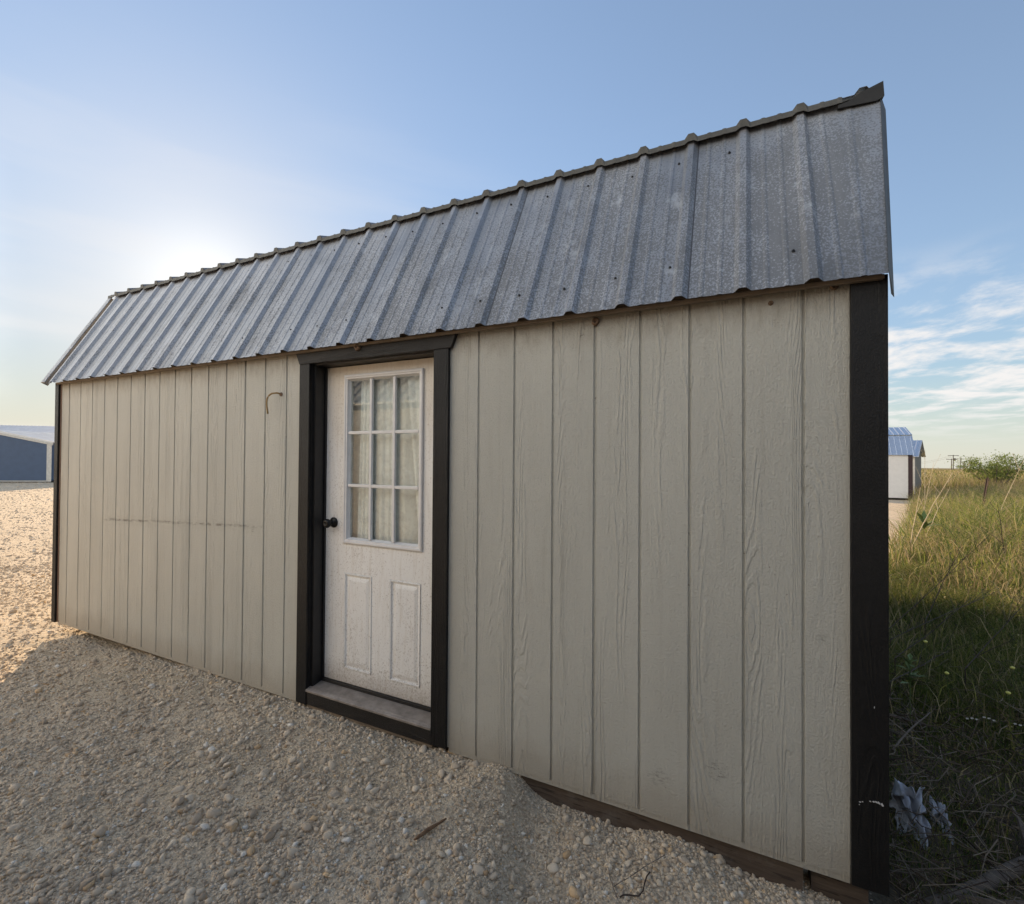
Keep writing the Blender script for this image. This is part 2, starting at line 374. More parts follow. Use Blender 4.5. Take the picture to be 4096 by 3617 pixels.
def make_door_paint():
    M, t, b, o, _ = newmat('dirty_white_door')
    h, s, ln = grain_field(t, o, 'Z', False)
    dirt = noise(t, vmul(t, o, (1, 1, .75)), 120, 4, .65)
    area = noise(t, vmul(t, o, (2.2, 1, 1.3), (1, 0, 3)), 2.0, 4, .6)
    d = mapr(t, math_node(t, 'ADD', dirt, math_node(t, 'MULTIPLY', math_node(t, 'SUBTRACT', area, .5), .25)), .56, .66)
    c = mixc(t, math_node(t, 'MULTIPLY', d, .42), (.86, .865, .85), (.27, .235, .20))
    tint = mapr(t, math_node(t, 'ADD', s.outputs[2], math_node(t, 'MULTIPLY', area, .5)), 1.7, 2.35)
    c = mixc(t, math_node(t, 'MULTIPLY', tint, .65), c, (.60, .50, .36))
    c = mixc(t, math_node(t, 'MULTIPLY', mapr(t, noise(t, vmul(t, o, (24, 1, 2)), 2, 4, .6), .5, .75), .35), c, (.50, .44, .36))
    low = mapr(t, math_node(t, 'SUBTRACT', s.outputs[2], math_node(t, 'MULTIPLY', dirt, .3)), .12, -.06)
    c = mixc(t, math_node(t, 'MULTIPLY', low, .6), c, (.25, .19, .13))
    setc(t, b, c); b.inputs['Roughness'].default_value = .45
    bump(t, b, h, .5, .0018); return M
M_door = make_door_paint()
def make_glass():
    M = bpy.data.materials.new('window_glass'); M.use_nodes = True; t = M.node_tree; t.nodes.clear()
    out = t.nodes.new('ShaderNodeOutputMaterial'); tr = t.nodes.new('ShaderNodeBsdfTransparent')
    tr.inputs[0].default_value = (.95, .97, .96, 1)
    gl = t.nodes.new('ShaderNodeBsdfGlossy'); gl.inputs['Roughness'].default_value = .015
    lw = t.nodes.new('ShaderNodeLayerWeight'); lw.inputs['Blend'].default_value = .5
    fz = math_node(t, 'ADD', .055, math_node(t, 'MULTIPLY', math_node(t, 'POWER', lw.outputs['Facing'], 4.0), .9))
    df = t.nodes.new('ShaderNodeBsdfDiffuse'); df.inputs[0].default_value = (.5, .49, .44, 1)
    tcn = t.nodes.new('ShaderNodeTexCoord')
    dn = mapr(t, noise(t, tcn.outputs['Object'], 9, 6, .75), .45, .9, 0, .25)
    m1 = t.nodes.new('ShaderNodeMixShader'); t.links.new(fz, m1.inputs[0])
    t.links.new(tr.outputs[0], m1.inputs[1]); t.links.new(gl.outputs[0], m1.inputs[2])
    m2 = t.nodes.new('ShaderNodeMixShader'); t.links.new(dn, m2.inputs[0])
    t.links.new(m1.outputs[0], m2.inputs[1]); t.links.new(df.outputs[0], m2.inputs[2])
    t.links.new(m2.outputs[0], out.inputs[0]); return M
M_glass = make_glass()
M_curtain = simple('sheer_curtain', (.86, .88, .87), .9, 0, .08, 8, .1)
M_curtain2 = simple('beige_curtain', (.74, .76, .75), .9, 0, .10, 8, .1)

def make_ground():
    M, t, b, o, _ = newmat('gravel_and_soil')
    s = t.nodes.new('ShaderNodeSeparateXYZ'); t.links.new(o, s.inputs[0])
    def vor(scale, feat='F1'):
        n = t.nodes.new('ShaderNodeTexVoronoi'); n.feature = feat; n.inputs['Scale'].default_value = scale
        t.links.new(o, n.inputs['Vector']); return n
    v1 = vor(95); v2 = vor(42); v3 = vor(210)
    w1 = t.nodes.new('ShaderNodeRGBToBW'); t.links.new(v1.outputs['Color'], w1.inputs[0])
    w2 = t.nodes.new('ShaderNodeRGBToBW'); t.links.new(v2.outputs['Color'], w2.inputs[0])
    big = noise(t, o, .9, 5, .6)
    g = mixc(t, w1.outputs[0], (.42, .335, .24), (.74, .62, .465))
    g = mixc(t, mapr(t, w2.outputs[0], .55, .8, 0, .5), g, (.68, .61, .49))
    g = mixc(t, mapr(t, big, .35, .7, 0, .45), g, (.46, .385, .27))
    soil = mixc(t, noise(t, o, 8, 6, .7), (.055, .045, .03), (.13, .105, .07))
    grassy = t.nodes.new('ShaderNodeAttribute'); grassy.attribute_name = 'tint'
    rr = t.nodes.new('ShaderNodeSeparateColor'); t.links.new(grassy.outputs['Color'], rr.inputs[0])
    gm = mapr(t, math_node(t, 'ADD', rr.outputs[0], math_node(t, 'MULTIPLY', math_node(t, 'SUBTRACT', noise(t, o, 2.5, 5, .7), .5), .7)), .35, .65, smooth=True)
    far = mapr(t, rr.outputs[1], 0, 1)
    soil = mixc(t, far, soil, mixc(t, noise(t, o, .12, 6, .7), (.13, .115, .05), (.27, .215, .11)))
    setc(t, b, mixc(t, gm, g, soil)); b.inputs['Roughness'].default_value = .92
    b.inputs['Specular IOR Level'].default_value = .2
    h = math_node(t, 'ADD', math_node(t, 'MULTIPLY', math_node(t, 'SUBTRACT', 1, v1.outputs['Distance']), .45),
                  math_node(t, 'MULTIPLY', math_node(t, 'SUBTRACT', 1, v2.outputs['Distance']), .8))
    h = math_node(t, 'ADD', h, math_node(t, 'MULTIPLY', v3.outputs['Distance'], -.25))
    p = bump(t, b, h, .9, .011)
    bump(t, b, noise(t, o, 7, 6, .75), .4, .05, p); return M
M_ground = make_ground()
def tint_mat(name, rough=.8, transl=0.0, bmp=0.0, mul=(1, 1, 1)):
    M, t, b, o, out = newmat(name)
    a = t.nodes.new('ShaderNodeAttribute'); a.attribute_name = 'tint'
    c = a.outputs['Color']
    if bmp:
        c = mixc(t, mapr(t, noise(t, o, 160, 5, .7), .35, .75, 0, .5), c, mixc(t, .6, c, (.30, .25, .19)))
        bump(t, b, noise(t, o, 130, 5, .7), bmp, .004)
    setc(t, b, c); b.inputs['Roughness'].default_value = rough; b.inputs['Specular IOR Level'].default_value = .2
    if transl:
        tr = t.nodes.new('ShaderNodeBsdfTranslucent'); t.links.new(c, tr.inputs[0])
        mx = t.nodes.new('ShaderNodeMixShader'); mx.inputs[0].default_value = transl
        t.links.new(b.outputs[0], mx.inputs[1]); t.links.new(tr.outputs[0], mx.inputs[2]); t.links.new(mx.outputs[0], out.inputs[0])
    return M
M_stone = tint_mat('limestone_pebble', .9, 0, .5)
M_grass = tint_mat('grass_blade', .6, .45)

# ------------------------------------------------------------------ ground sheet
def axis(lo, hi, step, growth, lim0, lim1):
    a = list(np.arange(lo, hi, step)); s = step; x = lo; left = []
    while x > lim0: s = min(s*growth, 60); x -= s; left.append(x)
    s = step; x = a[-1]; right = []
    while x < lim1: s = min(s*growth, 60); x += s; right.append(x)
    return np.array(left[::-1]+a+right)
xs = axis(.6, 6.9, .016, 1.035, -1500, 1500); ys = axis(-1.9, .9, .016, 1.035, -600, 2200)
XX, YY = np.meshgrid(xs, ys); ZZ = height(XX, YY)
V = np.stack([XX, YY, ZZ], -1).reshape(-1, 3); nx, ny = len(xs), len(ys)
I = np.arange(nx*ny).reshape(ny, nx)
F = np.stack([I[:-1, :-1], I[:-1, 1:], I[1:, 1:], I[1:, :-1]], -1).reshape(-1, 4)
ge = sst(-.35, .15, XX-grass_edge(YY))*sst(-6, -2, YY) + sst(120, 180, np.hypot(XX, YY))
tint = np.stack([np.clip(ge, 0, 1), sst(12, 45, YY)*np.ones_like(XX), np.zeros_like(XX)], -1).reshape(-1, 3)
gr = npmesh('ground', V, F, M_ground, smooth=True, col=tint); tag(gr, kind='structure')

# ------------------------------------------------------------------ gravel stones (stuff)
def ico(sub):
    import bmesh
    bm = bmesh.new(); bmesh.ops.create_icosphere(bm, subdivisions=sub, radius=1)
    v = np.array([x.co[:] for x in bm.verts]); f = np.array([[q.index for q in p.verts] for p in bm.faces]); bm.free(); return v, f
def stones(name, P, S, sub, label, jit=.22):
    v0, f0 = ico(sub); n = len(P); k = len(v0)
    sc = rng.uniform(.62, 1.25, (n, 3)); sc[:, 2] *= rng.uniform(.55, .85, n)
    nzv = 1+rng.normal(0, jit, (n, k)).clip(-.4, .4) if sub == 1 else 1+rng.normal(0, jit*.45, (n, k)).clip(-.3, .3)
    if sub > 1:
        d = rng.normal(size=(n, 5, 3)); d /= np.linalg.norm(d, axis=2, keepdims=True)
        dots = np.einsum('nqc,kc->nqk', d, v0); nzv = nzv*np.minimum(1, .62/np.maximum(dots.max(1), .3))*1.15
    v = v0[None]*nzv[..., None]*sc[:, None]
    a = rng.uniform(0, 2*np.pi, n); tl = rng.normal(0, .35, n)
    ca, sa, ct, st = np.cos(a), np.sin(a), np.cos(tl), np.sin(tl)
    y = v[..., 1]*ct[:, None]-v[..., 2]*st[:, None]; z = v[..., 1]*st[:, None]+v[..., 2]*ct[:, None]
    x = v[..., 0]; X = x*ca[:, None]-y*sa[:, None]; Y = x*sa[:, None]+y*ca[:, None]
    v = np.stack([X, Y, z], -1)*S[:, None, None]+P[:, None]
    f = (f0[None]+(np.arange(n)*k)[:, None, None]).reshape(-1, 3)
    b = rng.uniform(0, 1, (n, 1)); c = (1-b)*np.array([.43, .345, .255])+b*np.array([.76, .65, .50])
    w = rng.uniform(0, 1, (n, 1)); c = np.where(w < .04, c*np.array([1.0, .86, .68]), c); c = np.where(w > .955, np.array([.76, .73, .66])*np.ones_like(c), c)
    o = npmesh(name, v.reshape(-1, 3), f, M_stone, smooth=False, col=np.repeat(c, k, 0))
    return tag(o, label, 'gravel', kind='stuff')
def scatter(n, d0, d1, a0, a1, power=1.0):
    """points around the camera's footprint; density thins with distance"""
    d = d0*(d1/d0)**rng.uniform(0, 1, n)**power; a = np.radians(rng.uniform(a0, a1, n))
    x = CAM.x+d*np.sin(a); y = CAM.y+d*np.cos(a); return x, y, d
def not_shed(x, y): return ~((x > -.2) & (x < 5.92) & (y > .10))
def gravelly(x, y): return ((x < grass_edge(y)+rng.uniform(-.3, .35, len(x))) & ~((x > 5.93) & (y > -.25-.6*(x-5.93)) & (y < 3.5))) | (y < -2.5)
x, y, d = scatter(230000, 1.15, 10.0, -80, 36, .9)
k = not_shed(x, y) & gravelly(x, y)
clump = vnoise(x*2.3, y*2.3, 21)*.6+vnoise(x*6, y*6, 22)*.4
k &= rng.uniform(0, 1, len(x)) < .02+1.45*clump**1.2
x, y, d = x[k], y[k], d[k]
S = (.0034+.0020*rng.exponential(1, len(x)))*(1+.10*(d-1.5)); S = np.minimum(S, .018+.001*d)
stones('gravel', np.stack([x, y, height(x, y)+S*.25], -1), S, 1, 'small pale limestone gravel scattered all over the yard')
x, y, d = scatter(10000, 1.2, 12, -84, 36, .8)
k = not_shed(x, y) & gravelly(x, y) & (rng.uniform(0, 1, len(x)) < .15+.9*vnoise(x*1.9+5, y*1.9, 31)**1.3)
x, y, d = x[k], y[k], d[k]
S = (.0075+.0048*rng.exponential(1, len(x)).clip(0, 3))*(1+.05*(d-1.5))
stones('larger_gravel', np.stack([x, y, height(x, y)+S*.22], -1), S, 2, 'larger chalky limestone pebbles lying among the fine gravel')
x, y, d = scatter(26000, 7, 45, -84, -50, .8)
k = not_shed(x, y); x, y, d = x[k], y[k], d[k]
S = (.007+.004*rng.exponential(1, len(x)).clip(0, 3))*(.8+.03*d)
stones('far_gravel', np.stack([x, y, height(x, y)+S*.1], -1), S, 1, 'sunlit gravel stones on the far yard left of the shed')

# ------------------------------------------------------------------ main shed
shed = empty('shed', (0, 0, 0), 'long grey-beige barn shed with grooved siding, ribbed metal roof and black trim', 'shed')
SW = 5.40                    # depth of the shed
X0, X1 = -.14, 5.835
TOP = 2.20
def grooves(x0, x1, ks):
    """front-face profile: list of (x, y) with V/flat grooves at k*0.2032"""
    P = [(x0, 0.0)]
    for k in ks:
        g = k*.2032; gw = .0048 if k % 6 else .0062
        if g-gw-.004 <= x0 or g+gw+.004 >= x1: continue
        P += [(g-gw-.0018, 0), (g-gw, .0075), (g+gw, .0075), (g+gw+.0018, 0)]
    return P+[(x1, 0.0)]
def siding_panel(name, x0, x1, z0, z1, parent, mat, flip=False):
    P = grooves(x0, x1, range(-2, 60)); b = MB(); n = len(P)
    vs = [(x, y, z) for z in (z0, z1) for x, y in P] + [(x0, .014, z0), (x1, .014, z0), (x0, .014, z1), (x1, .014, z1)]
    fs = [(i, i+1, n+i+1, n+i) for i in range(n-1)]
    a, c, e, g = 2*n, 2*n+1, 2*n+2, 2*n+3
    fs += [tuple([a]+[c]+list(range(n-1, -1, -1))), tuple([e]+list(range(n, 2*n))+[g]), (a, e, g, c), (0, n, e, a), (n-1, c, g, 2*n-1)]
    return b.add(vs, fs).build(name, mat, parent)
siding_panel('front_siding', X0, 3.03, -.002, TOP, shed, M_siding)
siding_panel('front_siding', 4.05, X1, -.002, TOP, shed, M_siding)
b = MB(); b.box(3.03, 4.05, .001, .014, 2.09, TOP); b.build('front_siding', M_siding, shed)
# bottom ledge, end walls, back wall
b = MB(); b.box(X0, 2.98, .004, .05, -.026, -.0025); b.box(4.10, X1, .004, .05, -.026, -.0025); b.build('bottom_rail', M_siding, shed)
RY, RZ = .465, 3.14          # knuckle of the gambrel
PY, PZ = SW/2, 3.93          # peak
GAM = [(.0, -.01), (.0, 2.16), (RY, RZ-.03), (PY, PZ-.05), (SW-RY, RZ-.03), (SW, 2.16), (SW, -.01)]
for xx, nm in ((-.165, 'end_wall'), (5.86, 'end_wall')):
    b = MB(); q = [(y if 0 < i < 6 else y, z) for i, (y, z) in enumerate(GAM)]
    q = [(max(y, .016), z) for y, z in q]
    v = [(xx-.012, y, z) for y, z in q]+[(xx+.012, y, z) for y, z in q]; n = len(q)
    b.add(v, [tuple(range(n))[::-1], tuple(range(n, 2*n))]+[(i, (i+1) % n, (i+1) % n+n, i+n) for i in range(n)])
    b.build(nm, M_siding, shed)
b = MB(); b.box(X0, X1, SW-.03, SW, -.01, TOP); b.build('back_wall', M_siding, shed)
b = MB(); b.box(X0+.02, X1-.02, .06, SW-.06, -.03, -.012); b.build('floor', M_oldwood, shed)
# corner boards
b = MB(); b.box(5.8355, 5.945, -.020, .0, -.012, 2.172); b.build('corner_board', M_black, shed, bevel=.002)
b = MB(); b.box(5.873, 5.902, .0005, .10, -.012, 2.172); b.build('corner_board', M_black, shed)
b = MB(); b.box(-.222, -.158, -.020, .0, -.018, 2.172); b.build('corner_board', M_black, shed, bevel=.002)
b = MB(); b.box(-.205, -.178, .0005, .10, -.018, 2.172); b.build('corner_board', M_black, shed)
M_bare = simple('bare_edge', (.20, .135, .10), .8)
b = MB(); b.box(-.157, -.1405, -.004, .012, -.015, 2.17); b.build('bare_siding_edge', M_bare, shed)
# paint chips on the black corner
def blob(b, x, z, r, y=-.0215, n=9, seed=0, el=1.0, ang=0):
    rr = random.Random(seed); c, s = math.cos(ang), math.sin(ang)
    pts = []
    for i in range(n):
        a = 2*math.pi*i/n; q = r*rr.uniform(.6, 1.2); u, w = q*math.cos(a)*el, q*math.sin(a)
        pts.append((x+u*c-w*s, z+u*s+w*c))
    v = [(p[0], y, p[1]) for p in pts]+[(p[0], y+.0014, p[1]) for p in pts]
    b.add(v, [tuple(range(n))[::-1]]+[(i, (i+1) % n, (i+1) % n+n, i+n) for i in range(n)])
M_chip = simple('bare_white_chip', (.55, .55, .55), .7)
b = MB(); sd_ = 3; chips_low = MB()
for px, py, r, el, an in ((3497, 2830, .0022, 4, 1.5),
                          (3481, 3206, .002, 1.5, 0), (3494, 3207, .0032, 1.2, -.3), (3505, 3209, .004, 1.5, -.4), (3516, 3213, .0045, 1.8, -.5), (3528, 3219, .005, 1.6, -.8),
                          (3440, 3208, .0022, 1.8, 0), (3450, 3207, .002, 1.5, .2), (3437, 3218, .0018, 1, 0)):
    p = at_y(px, py, -.0215); sd_ += 1; blob(b if py < 3000 else chips_low, p.x, p.z, r*(.55 if py < 3000 else .9), -.0225, seed=sd_, el=el, ang=an)
b.build('chipped_paint', M_chip, shed); chips_low.build('chipped_paint', M_chip, shed)

# door surround
TL0, TL1, TR0, TR1 = 2.984, 3.070, 4.000, 4.094
b = MB(); b.box(TL0, TL1, -.020, .0, -.013, 2.084); b.build('door_trim', M_black, shed, bevel=.002)
b = MB(); b.box(TR0, TR1, -.020, .0, -.005, 2.084); b.build('door_trim', M_black, shed, bevel=.002)
b = MB()
v = [(2.985, -.024, 2.0845), (4.110, -.024, 2.0845), (4.150, -.024, 2.176), (2.945, -.024, 2.176)]
v += [(x, .0, z) for x, _, z in v]
b.add(v, [(3, 2, 1, 0), (4, 5, 6, 7), (0, 1, 5, 4), (1, 2, 6, 5), (2, 3, 7, 6), (3, 0, 4, 7)]); b.build('door_header', M_blackh, shed, bevel=.002)
b = MB(); b.box(TL1+.0005, TR0-.0005, -.014, .0, -.012, .068); b.build('sill_board', M_blackh, shed, bevel=.002)
b = MB(); b.box(TL1, TR0, -.006, .012, -.030, -.013); b.build('bottom_rail', M_closure, shed)
# jambs
DX0, DX1, DY = 3.092, 3.998, .098
b = MB(); b.box(3.040, 3.090, .0145, .125, .02, 2.10); b.box(3.0485, 3.0715, .0005, .0140, .02, 2.10); b.build('jamb', M_dark, shed)
b = MB(); b.box(4.002, 4.040, .0145, .125, .02, 2.10); b.build('jamb', M_dark, shed)
b = MB(); b.box(3.0905, 4.0015, .010, .125, 2.077, 2.099); b.build('head_jamb', M_dark, shed)
b = MB(); b.box(3.091, 3.101, .084, .096, .12, 2.07); b.build('weather_strip', M_dark, shed)
M_thresh = simple('threshold_metal', (.27, .24, .215), .55, .2, .3, 18, .2)
b = MB()
prof = [(-.022, .069), (-.022, .079), (-.016, .083), (-.008, .083), (-.004, .086), (.085, .099), (.13, .105), (.13, .069)]
v = [(x, y, z) for x in (TL1+.001, TR0-.001) for y, z in prof]; n = len(prof)
b.add(v, [tuple(range(n)), tuple(range(n, 2*n))[::-1]]+[(i, i+n, (i+1) % n+n, (i+1) % n) for i in range(n)]); b.build('threshold', M_thresh, shed)
b = MB(); b.box(DX0, 4.001, .080, .097, .100, .116); b.build('door_sweep', M_dark, shed)

# door leaf with raised panels
def rect_rings(b, x0, x1, z0, z1, rings, cap=True):
    base = len(b.v); vs = []
    for ins, y in rings: vs += [(x0+ins, y, z0+ins), (x1-ins, y, z0+ins), (x1-ins, y, z1-ins), (x0+ins, y, z1-ins)]
    fs = [(4*i+j, 4*i+(j+1) % 4, 4*i+4+(j+1) % 4, 4*i+4+j) for i in range(len(rings)-1) for j in range(4)]
    if cap: n = 4*(len(rings)-1); fs.append((n, n+1, n+2, n+3))
    b.add(vs, fs)
PA = (3.259, 3.485, .203, .795); PB = (3.618, 3.845, .203, .795); WI = (3.252, 3.853, .975, 2.017)
b = MB(); D0, D1 = .118, 2.072
def plate(x0, x1, z0, z1): b.add([(x0, DY, z0), (x1, DY, z0), (x1, DY, z1), (x0, DY, z1)], [(0, 1, 2, 3)])
plate(DX0, DX1, D0, PA[2]); plate(DX0, PA[0], PA[2], PA[3]); plate(PA[1], PB[0], PA[2], PA[3]); plate(PB[1], DX1, PA[2], PA[3])
plate(DX0, DX1, PA[3], WI[2]); plate(DX0, WI[0], WI[2], WI[3]); plate(WI[1], DX1, WI[2], WI[3]); plate(DX0, DX1, WI[3], D1)
for P in (PA, PB):
    rect_rings(b, *P, [(0, DY), (.0025, DY+.004), (.006, DY-.004), (.012, DY-.003), (.016, DY+.006), (.026, DY+.0065), (.030, DY+.004), (.048, DY-.0005)])
b.add([(DX0, DY, D0), (DX0, DY, D1), (DX0, DY+.042, D1), (DX0, DY+.042, D0)], [(0, 1, 2, 3)])
b.add([(DX0, DY, D1), (DX1, DY, D1), (DX1, DY+.042, D1), (DX0, DY+.042, D1)], [(0, 1, 2, 3)])
b.add([(DX0, DY, D0), (DX1, DY, D0), (DX1, DY+.042, D0), (DX0, DY+.042, D0)], [(3, 2, 1, 0)])
door = b.build('door', M_door, shed)
b = MB(); rect_rings(b, *WI, [(0, DY+.006), (0, DY-.010), (.006, DY-.014), (.014, DY-.014), (.018, DY-.010), (.026, DY-.009), (.032, DY+.006), (.036, DY+.012), (.036, DY+.03)], cap=False)
b.build('window_frame', M_white, door)
g0x, g1x, g0z, g1z = WI[0]+.034, WI[1]-.034, WI[2]+.034, WI[3]-.034
for i in (1, 2):
    xx = g0x+(g1x-g0x)*i/3; bb = MB(); bb.box(xx-.0095, xx+.0095, DY-.0065, DY+.0125, g0z, g1z); bb.build('muntin', M_white, door, bevel=.003)
    z_ = g0z+(g1z-g0z)*i/3; bb = MB(); bb.box(g0x, g1x, DY-.0045, DY+.0120, z_-.0095, z_+.0095); bb.build('muntin', M_white, door, bevel=.003)
b = MB(); b.box(WI[0]+.03, WI[1]-.03, DY+.016, DY+.020, WI[2]+.03, WI[3]-.03); b.build('window_glass', M_glass, door)
# knob
KM = Matrix.Translation((3.168, DY, 1.097)) @ Matrix.Rotation(R(90), 4, 'X')
b = MB(); b.lathe([(.0, -.002), (.033, -.002), (.033, .004), (.029, .010), (.018, .013), (.012, .017), (.0115, .034), (.017, .038), (.025, .045), (.0285, .054), (.0275, .063), (.020, .071), (.010, .0735), (.009, .0715), (.0, .0712)], 36, KM)
b.build('door_knob', M_darkmetal, door, smooth=True)
KM2 = Matrix.Translation((3.150, DY-.002, 1.097)) @ Matrix.Rotation(R(90), 4, 'X')

# curtain behind the glass (hangs on the inside: its own thing)
def cloth(name, fx0, fx1, z0, z1, y, amp, mat, freq, label, seed):
    nx_, nz_ = 60, 40; V_ = []; rr = random.Random(seed); ph = rr.uniform(0, 6)
    for j in range(nz_+1):
        tt = j/nz_; z = z0+(z1-z0)*tt; a, c = fx0(tt), fx1(tt)
        for i in range(nx_+1):
            u = i/nx_; V_.append((a+(c-a)*u, y+amp*(math.sin(u*freq+ph+.5*math.sin(3*tt))+.4*math.sin(u*freq*2.3+ph*2))*(.5+.5*(1-tt)), z))
    F_ = [(j*(nx_+1)+i, j*(nx_+1)+i+1, (j+1)*(nx_+1)+i+1, (j+1)*(nx_+1)+i) for j in range(nz_) for i in range(nx_)]
    o = npmesh(name, V_, F_, mat, smooth=True); return tag(o, label, 'curtain')
cloth('curtain', lambda t: 3.20, lambda t: 3.92, .93, 2.045, DY+.085, .010, M_curtain2, 26, 'dull beige curtain hanging behind all nine panes of the door window', 2)
cloth('curtain', lambda t: 3.475, lambda t: 3.60+.0*t, .93, 2.045, DY+.060, .006, M_curtain, 14, 'narrow white sheer curtain strip behind the middle column of panes', 4)
cloth('curtain', lambda t: 3.80-.115*t, lambda t: 3.93, .93, 2.045, DY+.055, .008, M_curtain, 15, 'white sheer curtain with slanting edge behind the right column of panes', 5)
cloth('curtain', lambda t: 3.315+.02*t, lambda t: 3.42, .93, 2.045, DY+.058, .008, M_curtain, 16, 'white sheer curtain fold behind the left column of panes', 6)

# skids
def hewn(x0, x1, y0, y1, z0, z1, seed, n=60):
    b = MB(); vs = []; rr = np.random.default_rng(seed)
    for i in range(n+1):
        x = x0+(x1-x0)*i/n; w = .004*vnoise(np.array([x*7]), np.array([seed*3.]), 5)[0]; q = .006*vnoise(np.array([x*3]), np.array([seed*9.]), 6)[0]
        vs += [(x, y0+w, z0+.006), (x, y0+w-.001, (z0+z1)/2), (x, y0+w, z1-.006-q), (x, y0+w+.008, z1-q), (x, y1, z1-q), (x, y1, z0), (x, y0+w+.008, z0)]
    k = 7
    fs = [(i*k+j, (i+1)*k+j, (i+1)*k+(j+1) % k, i*k+(j+1) % k) for i in range(n) for j in range(k)]
    fs += [tuple(range(k)), tuple(range(n*k, n*k+k))[::-1]]
    return b.add(vs, fs)
hewn(1.9, 5.690, .026, .145, -.20, -.0275, 1).build('skid', M_skid, shed)
hewn(5.72, 5.90, .06, .16, -.24, -.03, 2, 8).build('skid', M_skid, shed)
hewn(.1, 5.8, SW-.2, SW-.08, -.20, -.03, 3).build('skid', M_skid, shed)

# ribbed roof sheets
def rib_profile(x0, x1, pitch=.2347, off=.083, rib=.021):
    P = [(x0, 0)]; k0 = math.ceil((x0-off)/pitch)-1
    for k in range(k0, k0+60):
        c = off+k*pitch
        for dx, h in ((-.031, 0), (-.013, rib), (.013, rib), (.031, 0), (.072, 0), (.079, .003), (.088, .003), (.095, 0), (.140, 0), (.147, .003), (.156, .003), (.163, 0)):
            x = c+dx
            if x0+.004 < x < x1-.004: P.append((x, h))
    P.append((x1, 0)); return P
def roof_sheet(name, xa, xb, p0, p1, mat, nsub=6, xb_top=None, wob=.0015, rib=.021, parent=None, lip=0.0):
    """p0 = (y,z) lower line, p1 = (y,z) upper line"""
    P = rib_profile(xa, xb, rib=rib); n = len(P); d = Vector((0, p1[0]-p0[0], p1[1]-p0[1])); nrm = Vector((0, -d.z, d.y)).normalized()
    if nrm.z < 0: nrm = -nrm
    V_ = []; rows = []
    for side in (0, 1):
        for j in range(nsub+1):
            tt = j/nsub
            for x, h in P:
                xx = x
                if xb_top is not None and x > xb-.12: xx = x+(xb_top-xb)*tt*min(1, (x-(xb-.12))/.12)
                w = wob*math.sin(x*5.1+tt*2.2)*1.0
                q = Vector((xx, p0[0], p0[1]))+d*tt+nrm*(h+w-(.0012 if side else 0)); V_.append(q)
    m_ = (nsub+1)*n; fs = []
    for j in range(nsub):
        for i in range(n-1):
            a = j*n+i; fs.append((a, a+1, a+n+1, a+n)); a += m_; fs.append((a, a+n, a+n+1, a+1))
    for i in range(n-1): fs.append((i, m_+i, m_+i+1, i+1)); a = nsub*n+i; fs.append((a, a+1, m_+a+1, m_+a))
    b = MB(); b.add(V_, fs); return b.build(name, mat, parent)
roof = roof_sheet('roof_sheet', -.255, 5.938, (-.065, 2.162), (RY-.012, RZ-.018), M_galv, xb_top=6.02, parent=shed)
roof_sheet('roof_sheet', -.30, 5.99, (RY-.055, RZ-.022), (PY, PZ), M_galv, parent=shed)
roof_sheet('roof_sheet', -.30, 5.99, (SW-RY+.055, RZ-.022), (PY, PZ), M_galv, parent=shed)
roof_sheet('roof_sheet', -.28, 5.98, (SW+.065, 2.162), (SW-RY+.012, RZ-.018), M_galv, parent=shed)
M_rim = simple('weathered_sheet_edge', (.08, .078, .07), .6, .2, .25, 20)
# turned-down lip of the upper sheets, follows the ribs
P = rib_profile(-.30, 5.875); b = MB(); yl, zl = RY-.056, RZ-.0225; n = len(P)
V_ = [(x, yl-.001-.3*h, zl+h*.95+.001) for x, h in P]+[(x, yl-.004, zl-.026+h*.55) for x, h in P]
b.add(V_, [(i, i+1, n+i+1, n+i) for i in range(n-1)]); lipo = b.build('roof_lip', M_rim, shed)
md = lipo.modifiers.new('t', 'SOLIDIFY'); md.thickness = .0015
b = MB(); b.lathe([(0, 0), (PY*0, 0)], 3) if False else None
b = MB(); v = [(-.31, PY-.16, PZ-.055), (-.31, PY, PZ+.022), (-.31, PY+.16, PZ-.055), (6.0, PY-.16, PZ-.055), (6.0, PY, PZ+.022), (6.0, PY+.16, PZ-.055)]
b.add(v, [(0, 1, 4, 3), (1, 2, 5, 4)]); o = b.build('ridge_cap', M_galv, shed); md = o.modifiers.new('t', 'SOLIDIFY'); md.thickness = .002
# rake flashing left end (bent L) and right end
dirL = Vector((0, RY+.065, RZ-2.162)).normalized()
b = MB()
A = Vector((-.245, -.068, 2.160)); B = A+dirL*1.075; nn = Vector((0, -dirL.z, dirL.y))
sec = [(-.0, .024), (-.028, .028), (-.066, .026), (-.072, .012), (-.066, -.030), (-.060, -.030), (-.064, .012), (-.0, .018)]
v = [p+Vector((dx, 0, 0))+nn*h for p in (A, B) for dx, h in sec]; n = len(sec)
b.add(v, [(i, (i+1) % n, (i+1) % n+n, i+n) for i in range(n)]+[tuple(range(n))[::-1], tuple(range(n, 2*n))]); b.build('rake_flashing', M_galv, shed)
b = MB(); A = Vector((5.936, -.062, 2.168)); B = Vector((6.018, RY-.02, RZ-.03)); A2 = Vector((5.962, -.060, 2.055))
v = [A, B, B+Vector((.012, .02, -.10)), A2, A2+Vector((0, .002, 0))]
v = [A+nn*.004, B+nn*.004, B+Vector((.028, .04, -.05)), A+Vector((.022, .030, -.085)), A+Vector((.012, .02, -.075))]
v2 = [Vector(p)+Vector((.002, .003, 0)) for p in v]; n = 5
